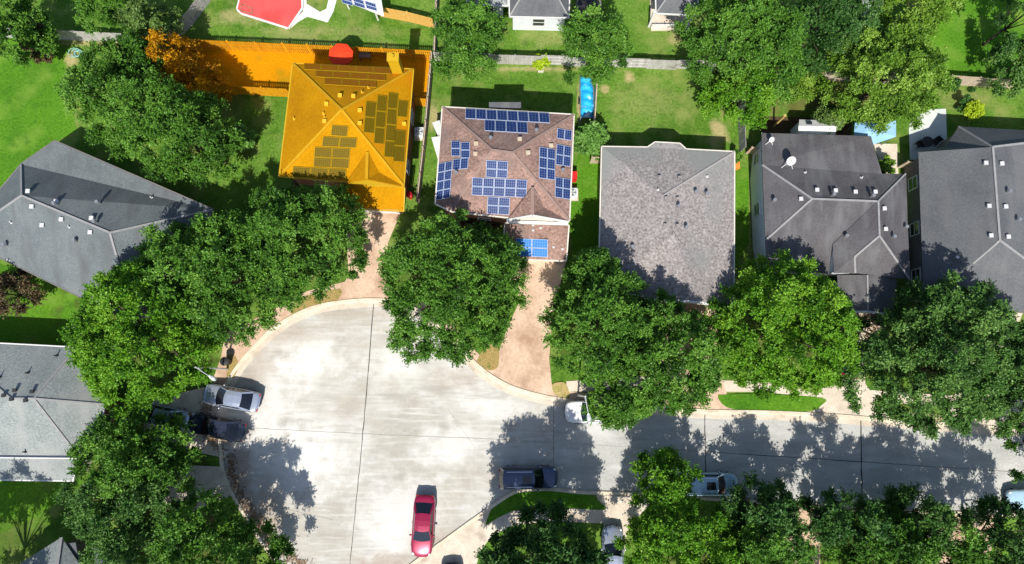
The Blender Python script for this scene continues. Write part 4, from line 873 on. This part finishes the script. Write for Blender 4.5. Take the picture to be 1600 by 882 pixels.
for sg in (-1, 1): b = B(); b.tube([(sg * .62, -.3, .28), (sg * .76, -.3, .28)], [.28, .28], 16); b.build('wheel', M['tyre'], t)
# shed and canopy behind the white-walled house
t = root('shed', base(1276, 200), 'small shed with a white gable roof and two dark skylights behind the white-walled house', 'shed')
r = Roof(t, dict(a=(1249, 187, 2.3), b=(1306, 189, 2.3), k2=(1307, 198, 2.75), k1=(1248, 197, 2.75), c=(1305, 214, 2.0), d=(1247, 212, 2.0)), [('a', 'b', 'k2', 'k1'), ('k1', 'k2', 'c', 'd')], ['a', 'b', 'c', 'd'], [], M['trim_white'], None, M['siding_white'], ins=.1, windows=False, th=.08)
for x in (1264, 1292):
    b = B(); p = r.hit(x, 193)[0]; b.box(p + Vector((0, 0, .03)), (.5, .34, .06)); b.build('skylight', M['glass'], r.roof, t.location)
t = root('shade_canopy', base(1370, 205), 'light blue fabric shade canopy on posts behind the white-walled house, tucked under the round tree', 'canopy')
r = Roof(t, dict(a=(1336, 192, 2.3), b=(1400, 188, 2.3), c=(1400, 214, 2.3), d=(1365, 226, 2.3), e=(1334, 212, 2.3), A=(1368, 203, 2.75)), [('a', 'b', 'A'), ('b', 'c', 'A'), ('c', 'd', 'A'), ('d', 'e', 'A'), ('e', 'a', 'A')], ['a', 'b', 'c', 'd', 'e'], [], M['canopy_blue'], None, walls=False, th=.02)
r.roof.name = 'canopy'
for k in 'abcde':
    q = r.pts[k] + (r.pts['A'] - r.pts[k]) * .06; b = B(); b.tube([(q.x, q.y, 0), (q.x, q.y, 2.3)], [.035, .035], 8); b.build('post', M['metal_grey'], t, t.location)
p = P(1226, 181, 2.6); t = root('wooden_post', (p.x, p.y, 0), 'tall tan wooden post left of the white-roofed shed', 'post'); b = B(); b.box((0, 0, 1.3), (.16, .16, 2.6)); b.build('shaft', M['wood_post'], t); b = B(); b.box((0, 0, 2.63), (.22, .22, .06)); b.build('cap', M['wood_post'], t)
def chair(px, py, rz, m, label):
    p = P(px, py, .45); t = root('garden_chair', (p.x, p.y, .06), label, 'chair', 'dark garden chairs on the patio', rz)
    b = B(); b.box((0, 0, .42), (.55, .55, .06)); b.build('seat', m, t)
    b = B(); b.box((0, .27, .72), (.55, .05, .5)); b.build('backrest', m, t)
    for x in (-.24, .24):
        for y in (-.24, .24): b = B(); b.box((x, y, .2), (.05, .05, .4)); b.build('leg', m, t)
chair(1437, 226, .4, M['black_plastic'], 'dark garden chair at the left of the pale patio'); chair(1462, 222, -.8, M['black_plastic'], 'dark garden chair at the right of the pale patio')
p = P(1449, 222, .7); t = root('garden_table', (p.x, p.y, .06), 'round dark table on the pale patio between two chairs', 'table')
b = B(); b.tube([(0, 0, .68), (0, 0, .72)], [.5, .5], 20); b.build('tabletop', M['black_plastic'], t); b = B(); b.tube([(0, 0, 0), (0, 0, .04), (0, 0, .06), (0, 0, .68)], [.28, .28, .04, .04], 12); b.build('pedestal', M['black_plastic'], t)
# trampoline, lounge chairs
p = P(920, 8, .8); t = root('trampoline', (p.x, p.y, 0), 'dark trampoline with a frame at the top edge right of the grey extension', 'trampoline')
b = B(); b.tube([(0, 0, .78), (0, 0, .8)], [1.0, 1.0], 24); b.build('mat', M['black_plastic'], t)
b = B()
for j in range(24): a0 = j * math.pi / 12; a1 = a0 + math.pi / 12; b.beam((1.12 * math.cos(a0), 1.12 * math.sin(a0), .8), (1.12 * math.cos(a1), 1.12 * math.sin(a1), .8), .14, .05)
b.build('rim_pad', M['siding_dark'], t)
for j in range(6): a = j * math.pi / 3; b = B(); b.tube([(1.12 * math.cos(a), 1.12 * math.sin(a), 0), (1.12 * math.cos(a), 1.12 * math.sin(a), .8)], [.03, .03], 6); b.build('leg', M['metal_grey'], t)
p = P(118, 82, .3); t = root('garden_hose_reel', (p.x, p.y, 0), 'pale blue green bundle of hose on the worn grass below the left fence', 'hose')
b = B()
for i in range(5):
    r0 = .28 + .07 * i; pts = [(r0 * math.cos(a * .5 + i) + .2 * math.sin(i), r0 * .8 * math.sin(a * .5 + i), .05 + .05 * i) for a in range(13)]; b.tube(pts, [.035] * 13, 6)
b.build('coil', flat('hose_green', (.25, .5, .45), .5), t, smooth=True)

# ------------------------------------------------------------------ trees
def crown_mesh(name, seed, rx, ry, z0, z1, m, leaf=.17, dens=1.0, parent=None, lobe=(.62, 1.05), skew=0):
    rs = np.random.RandomState(seed)
    big = max(rx, ry) > 2.0
    area = rx * ry * math.pi; sp = .92 if big else .40            # spacing between leaf clumps
    ph = rs.rand(5) * 6.28
    pts = []
    for _ in range(int(area * (26 if big else 60))):
        a = rs.rand() * 6.283; q = math.sqrt(rs.rand()); w = (q * math.cos(a) * rx, q * math.sin(a) * ry)
        if all((w[0] - u[0]) ** 2 + (w[1] - u[1]) ** 2 > sp * sp * (.8 + .4 * u[4]) for u in pts): pts.append((w[0], w[1], a, q, rs.rand()))
    pa = np.array(pts); n1 = len(pa); n2 = int(n1 * 1.1)              # upper clumps, then a sparse lower storey
    th2 = rs.rand(n2) * 6.283; rho2 = np.sqrt(rs.rand(n2)) * .92
    th = np.concatenate([pa[:, 2], th2]); rho = np.concatenate([pa[:, 3], rho2]); low = np.concatenate([np.zeros(n1), np.ones(n2)]); nl = n1 + n2
    R = 1 + .06 * np.sin(2 * th + ph[0]) + .05 * np.sin(3 * th + ph[1]) + .05 * np.sin(5 * th + ph[2]) + .04 * np.sin(9 * th + ph[3])
    cx = rho * R * rx * np.cos(th) * .96; cy = rho * R * ry * np.sin(th) * .96
    top = z0 + (z1 - z0) * np.clip(1 - rho ** 2.8, 0, 1) ** .55 + (.55 * np.sin(cx * 1.5 + ph[4]) + .55 * np.sin(cy * 1.7 + ph[0]) + .4 * np.sin(cx * .9 - cy * 1.2 + ph[2])) * (1 - rho ** 4 * .7) * (1 if big else .2)
    dep = np.where(low > 0, 1.9 + rs.rand(nl) * 1.6, rs.rand(nl) ** 2 * 1.5) * min(1, (z1 - z0) / 5)
    cz = np.maximum(top - dep, z0 * (1.15 if big else .8))
    lr = rs.uniform(lobe[0], lobe[1], nl) * (.9 if rx > 2 else rx / 2.6)
    tone = np.clip(.5 + rs.randn(nl) * .19, 0, 1)
    ns = 44; N = nl * ns
    C = np.repeat(np.stack([cx, cy, cz], 1), ns, 0); LR = np.repeat(lr, ns); T = np.repeat(tone, ns)
    d = rs.randn(N, 3); outw = C * np.array([.3 / max(rx, 1), .3 / max(ry, 1), 0]); d[:, 2] = d[:, 2] * .8 + .45; d[:, :2] += outw[:, :2] * 2
    d /= np.linalg.norm(d, axis=1)[:, None]
    ln = LR * rs.uniform(.65, 1.25, N); dr = d
    nf = 15; K = N * nf
    t = np.tile(np.linspace(.22, 1, nf), N) + rs.uniform(-.05, .05, K)
    C = np.repeat(C, nf, 0); D = np.repeat(dr, nf, 0); Ln = np.repeat(ln, nf); T = np.repeat(T, nf)
    p = C + D * (Ln * t)[:, None]; p[:, 2] -= (t ** 2) * .12 * Ln
    p += rs.randn(K, 3) * .055
    ax = D * .8 + rs.randn(K, 3) * .75; ax /= np.linalg.norm(ax, axis=1)[:, None]
    up = rs.randn(K, 3) * .7; up[:, 2] += .8
    sd = np.cross(ax, up); sd /= np.linalg.norm(sd, axis=1)[:, None] + 1e-9
    L_ = leaf * rs.uniform(.65, 1.25, K); W_ = L_ * .30
    L_ = L_[:, None]; W_ = W_[:, None]
    v = np.empty((K, 4, 3)); v[:, 0] = p - ax * L_ * .5; v[:, 1] = p + sd * W_; v[:, 2] = p + ax * L_ * .5; v[:, 3] = p - sd * W_
    me = bpy.data.meshes.new(name); me.vertices.add(K * 4); me.vertices.foreach_set('co', v.reshape(-1).astype(np.float32))
    me.loops.add(K * 4); me.loops.foreach_set('vertex_index', np.arange(K * 4, dtype=np.int32))
    me.polygons.add(K); me.polygons.foreach_set('loop_start', np.arange(0, K * 4, 4, dtype=np.int32)); me.polygons.foreach_set('loop_total', np.full(K, 4, np.int32))
    me.materials.append(m)
    at = me.attributes.new('tone', 'FLOAT', 'FACE'); tv = np.clip(T + rs.randn(K) * .17, 0, 1); at.data.foreach_set('value', tv.astype(np.float32))
    me.update(); me.validate()
    o = bpy.data.objects.new(name, me); COL.objects.link(o); o.parent = parent
    return o, np.stack([cx, cy, cz], 1)
NLEAF = 0
def tree(px, py, rx, ry, hgt, m, label, seed, name='oak_tree', grp='trees round the houses', leaf=.18, dens=1.0, z0=None, lobe=(.62, 1.05), cat='tree'):
    """px,py: crown centre in the photo at crown height; rx, ry in photo pixels"""
    hgt *= 1.12 if hgt > 6.5 else 1; zc = hgt * .62; c = P(px, py, zc); sc = (CAM_H - zc) / FPX; rx = rx * sc; ry = ry * sc
    if z0 is None: z0 = hgt * .34
    t = root(name, (c.x, c.y, 0), label, cat, grp)
    o, lobes = crown_mesh('crown', seed, rx, ry, z0, hgt - .4, m, leaf, dens, t, lobe)
    rng = random.Random(seed); b = B(); tr = max(.05, min(rx, ry) * .045); fork = z0 * .8
    b.tube([(0, 0, -.05), (0, 0, .3), (rng.uniform(-.1, .1), rng.uniform(-.1, .1), fork)], [tr * 1.4, tr, tr * .8], 10)
    pick = lobes[np.random.RandomState(seed).choice(len(lobes), min(len(lobes), 9 if rx > 2 else 4), replace=False)]
    for q in pick:
        mid = Vector((q[0] * .45, q[1] * .45, (fork + q[2]) * .52)); b.tube([(0, 0, fork - .15), mid, (q[0], q[1], q[2])], [tr * .6, tr * .35, tr * .12], 6)
    b.build('trunk', M['bark'], t, smooth=True)
    return t
T = tree; ST = 'trees along the street'
# front row round the cul-de-sac
T(466, 374, 106, 102, 9.0, L['oak'], 'broad green tree left of the orange garage roof, its crown over the driveway', 11, grp=ST)
T(338, 428, 110, 106, 9.5, L['oak'], 'large green tree between the slate house and the cul-de-sac, middle of the left cluster', 12, grp=ST)
T(215, 522, 116, 112, 10.0, L['bright'], 'big bright green tree above the parked sedans, with a street lamp in its edge', 13, grp=ST)
T(268, 400, 46, 50, 7.0, L['oak'], 'smaller green tree at the corner of the slate roof, behind the left cluster', 14, grp=ST)
T(703, 444, 122, 116, 9.5, L['oak'], 'large rounded tree between the two driveways, in front of the brown-roofed house', 15, grp=ST)
T(940, 506, 84, 96, 9.5, L['oak'], 'dense tree right of the brown-roofed house driveway, left half of a double crown', 16, grp=ST)
T(1034, 556, 98, 96, 8.8, L['oak'], 'dense tree in front of the pale grey house, right half of a double crown', 17, grp=ST)
T(1236, 514, 120, 108, 9.0, L['bright'], 'vivid green tree in front of the white-walled house left of its garage', 18, grp=ST)
T(1458, 574, 124, 104, 9.5, L['blue'], 'wide blue green tree on the right by the street', 19, grp=ST)
T(1490, 495, 90, 60, 9.0, L['blue'], 'blue green tree close against the blue grey roof on the right', 20, grp=ST)
T(1592, 590, 62, 88, 9.0, L['blue'], 'blue green tree cut by the right edge above the street', 21, grp=ST)
T(962, 634, 52, 30, 6.2, L['oak'], 'low leafy limb tree spreading over the middle of the white suv', 90, grp=ST, name='small_tree')
T(930, 425, 34, 34, 7.5, L['oak'], 'small green tree top poking up beside the pale grey roof', 22, grp=ST)
# lower left
T(206, 716, 92, 68, 7.0, L['oak'], 'green tree just below the hidden pale car, beside the silver grey roof', 23, grp=ST)
T(190, 790, 92, 58, 7.5, L['blue'], 'blue green tree above the bottom left corner roof', 24, grp=ST)
T(308, 832, 60, 50, 7.5, L['oak'], 'green tree leaning over the left kerb of the cul-de-sac', 25, grp=ST)
T(346, 878, 92, 56, 8.6, L['oak'], 'tree at the bottom edge left of the cul-de-sac', 26, grp=ST)
T(215, 868, 62, 50, 7.5, L['blue'], 'silvery green tree at the bottom edge right of the corner roof', 27, grp=ST)
# bottom
T(850, 915, 108, 92, 12.0, L['dark'], 'dark shaded tree at the bottom edge inside the curved pavement', 28, grp=ST, leaf=.19)
T(860, 882, 84, 38, 7.0, L['dark'], 'low dark tree at the bottom edge under the taller shaded tree', 91, grp=ST)
T(1043, 750, 46, 38, 7.0, L['bright'], 'small bright tree top reaching into the street left of the pale blue car', 29, grp=ST)
T(1068, 852, 96, 62, 8.5, L['bright'], 'big bright yellow green tree at the bottom edge below the pale blue car', 30, grp=ST)
T(1196, 798, 48, 42, 7.0, L['dark'], 'dark green tree right of the pale blue car', 31, grp=ST)
T(1205, 862, 66, 52, 8.0, L['oak'], 'green tree at the bottom edge left of the peach driveway', 32, grp=ST)
T(1322, 812, 52, 42, 8.0, L['dark'], 'dark tree at the bottom kerb above the small bright lawn patch', 33, grp=ST)
T(1385, 858, 78, 56, 8.0, L['oak'], 'green tree at the bottom edge right of the small bright lawn patch', 34, grp=ST)
T(1438, 812, 42, 38, 7.5, L['blue'], 'blue green small tree at the bottom kerb near the right', 35, grp=ST)
T(1488, 868, 54, 52, 8.0, L['oak'], 'green tree at the bottom edge near the right corner', 36, grp=ST)
T(-95, 960, 90, 62, 11.5, L['dark'], 'unseen tall tree added beyond the bottom left corner to shade the lawn', 92, grp=ST)  # added out of view so that its shadow darkens the lower left lawn
T(1582, 845, 56, 56, 8.5, L['dark'], 'very dark tree in the bottom right corner', 37, grp=ST)
for i, (x, y, lb) in enumerate(((1420, 960, 'shade tree below the bottom edge at the right'), (1160, 965, 'shade tree below the bottom edge near the middle'), (1690, 700, 'green tree beyond the right edge by the street'))):
    T(x, y, 90, 70, 8.5, L['oak'], lb, 60 + i, grp=ST)
# back gardens
T(172, 150, 62, 86, 9.0, L['oak'], 'pointed green tree on the left lawn above the slate roof, left part of the cluster', 38)
T(256, 192, 86, 78, 9.5, L['oak'], 'large dark-gapped tree above the slate roof, reaching the orange fence', 39)
T(312, 222, 58, 48, 8.0, L['oak'], 'green tree between the slate roof and the small lawn left of the orange roof', 40)
T(212, 95, 40, 44, 7.0, L['oak'], 'narrow green tree over the end of the grey fence at upper left', 41)
T(236, 36, 42, 40, 6.5, L['olive'], 'pale olive tree at the top between the fences', 42)
T(270, 96, 40, 44, 6.0, L['amber'], 'amber orange leaved tree at the left end of the orange yard', 43, dens=.8)
T(322, 128, 38, 20, 4.6, L['amber'], 'low amber orange shrub along the short orange fence', 44, dens=.8, name='shrub', cat='shrub')
T(152, 2, 46, 34, 7.0, L['oak'], 'green tree on the top edge left of the pale olive tree', 45)
T(14, 42, 46, 56, 8.0, L['oak'], 'green tree in the top left corner', 46)
T(52, 60, 22, 26, 5.0, L['brown'], 'brownish bush beside the top left corner tree', 47, name='bush', cat='bush')
T(729, 54, 58, 66, 8.0, L['oak'], 'round spiky green tree at the top between the amber fence and white wall', 48)
T(929, 68, 54, 60, 7.5, L['oak'], 'round green tree over the grey fence above the blue tarp', 49)
T(1155, 52, 84, 82, 10.0, L['oak'], 'tall green tree at the top right of the small porch', 50)
T(1205, 90, 58, 62, 9.5, L['oak'], 'green tree behind the fence above the white-roofed shed', 51)
T(1160, 148, 62, 44, 7.0, L['bright'], 'bright yellow green tree overhanging the corner of the mown back lawn', 52)
T(1295, 24, 78, 68, 9.5, L['dark'], 'dark green tree at the top edge left of the pale roof corner', 53)
T(1392, 116, 92, 88, 9.0, L['yellow'], 'big round yellow green tree above the light blue canopy', 54)
T(1440, 8, 56, 44, 7.0, L['yellow'], 'bright lime tinted tree at the top edge beside the bright lawn', 55)
T(1594, 100, 38, 42, 6.5, L['blue'], 'dark blue green tree at the right edge over the tan fence', 56)
T(1620, 10, 50, 60, 9.5, L['dark'], 'tall dark tree beyond the top right corner', 57)
T(1262, 128, 26, 20, 4.0, L['yellow'], 'small yellow green shrub at the fence left of the big round tree', 58, name='shrub', cat='shrub')
T(1298, 185, 22, 22, 3.6, L['olive'], 'olive shrub above the right end of the white-roofed shed', 59, name='shrub', cat='shrub')
T(926, 217, 24, 24, 3.6, L['pale'], 'pale light green shrub between the brown and pale grey roofs', 70, name='shrub', cat='shrub', leaf=.24)
T(370, 212, 20, 18, 2.6, L['pale'], 'small pale green palm-like shrub on the lawn left of the orange roof', 71, name='shrub', cat='shrub', leaf=.24)
T(1523, 170, 15, 12, 1.8, L['lime'], 'lime yellow shrub on the lawn at the far right', 72, name='shrub', cat='shrub')
T(1510, 158, 10, 12, 1.8, L['dark'], 'small dark bush touching the lime yellow shrub', 73, name='bush', cat='bush')
T(1488, 132, 12, 9, 1.8, L['dark'], 'small dark bush against the tan and rust fence', 74, name='bush', cat='bush')
T(1522, 139, 5, 5, .9, L['dark'], 'tiny dark bush below the tan and rust fence', 75, name='bush', cat='bush')
T(10, 458, 38, 34, 4.5, L['brown'], 'brownish bush at the left edge below the slate house', 76, name='bush', cat='bush')
T(1385, 258, 13, 16, 2.2, L['yellow'], 'yellow green plant in the corner between white-walled house and fence piece', 77, name='shrub', cat='shrub')
T(490, 288, 30, 7, 1.6, L['brown'], 'reddish brown shrub row below the front edge of the orange roof', 78, name='shrub', cat='shrub')
T(745, 345, 32, 8, 1.6, L['brown'], 'reddish brown shrub row below the front edge of the brown roof', 79, name='shrub', cat='shrub')
T(1150, 242, 8, 10, 1.6, L['oak'], 'small green shrub at the back corner of the pale grey house', 80, name='shrub', cat='shrub')
p = P(845, 108, .3); t = root('planter', (p.x, p.y, 0), 'small white square planter near the long grey fence', 'planter')
b = B(); b.box((0, 0, .2), (.5, .45, .4)); b.build('pot', M['terracotta'], t); b = B(); b.box((0, 0, .41), (.42, .37, .03)); b.build('earth', M['soil'], t)
T(846, 93, 12, 12, 2.0, L['lime'], 'small lime green sapling behind the white planter', 81, name='sapling', cat='tree')
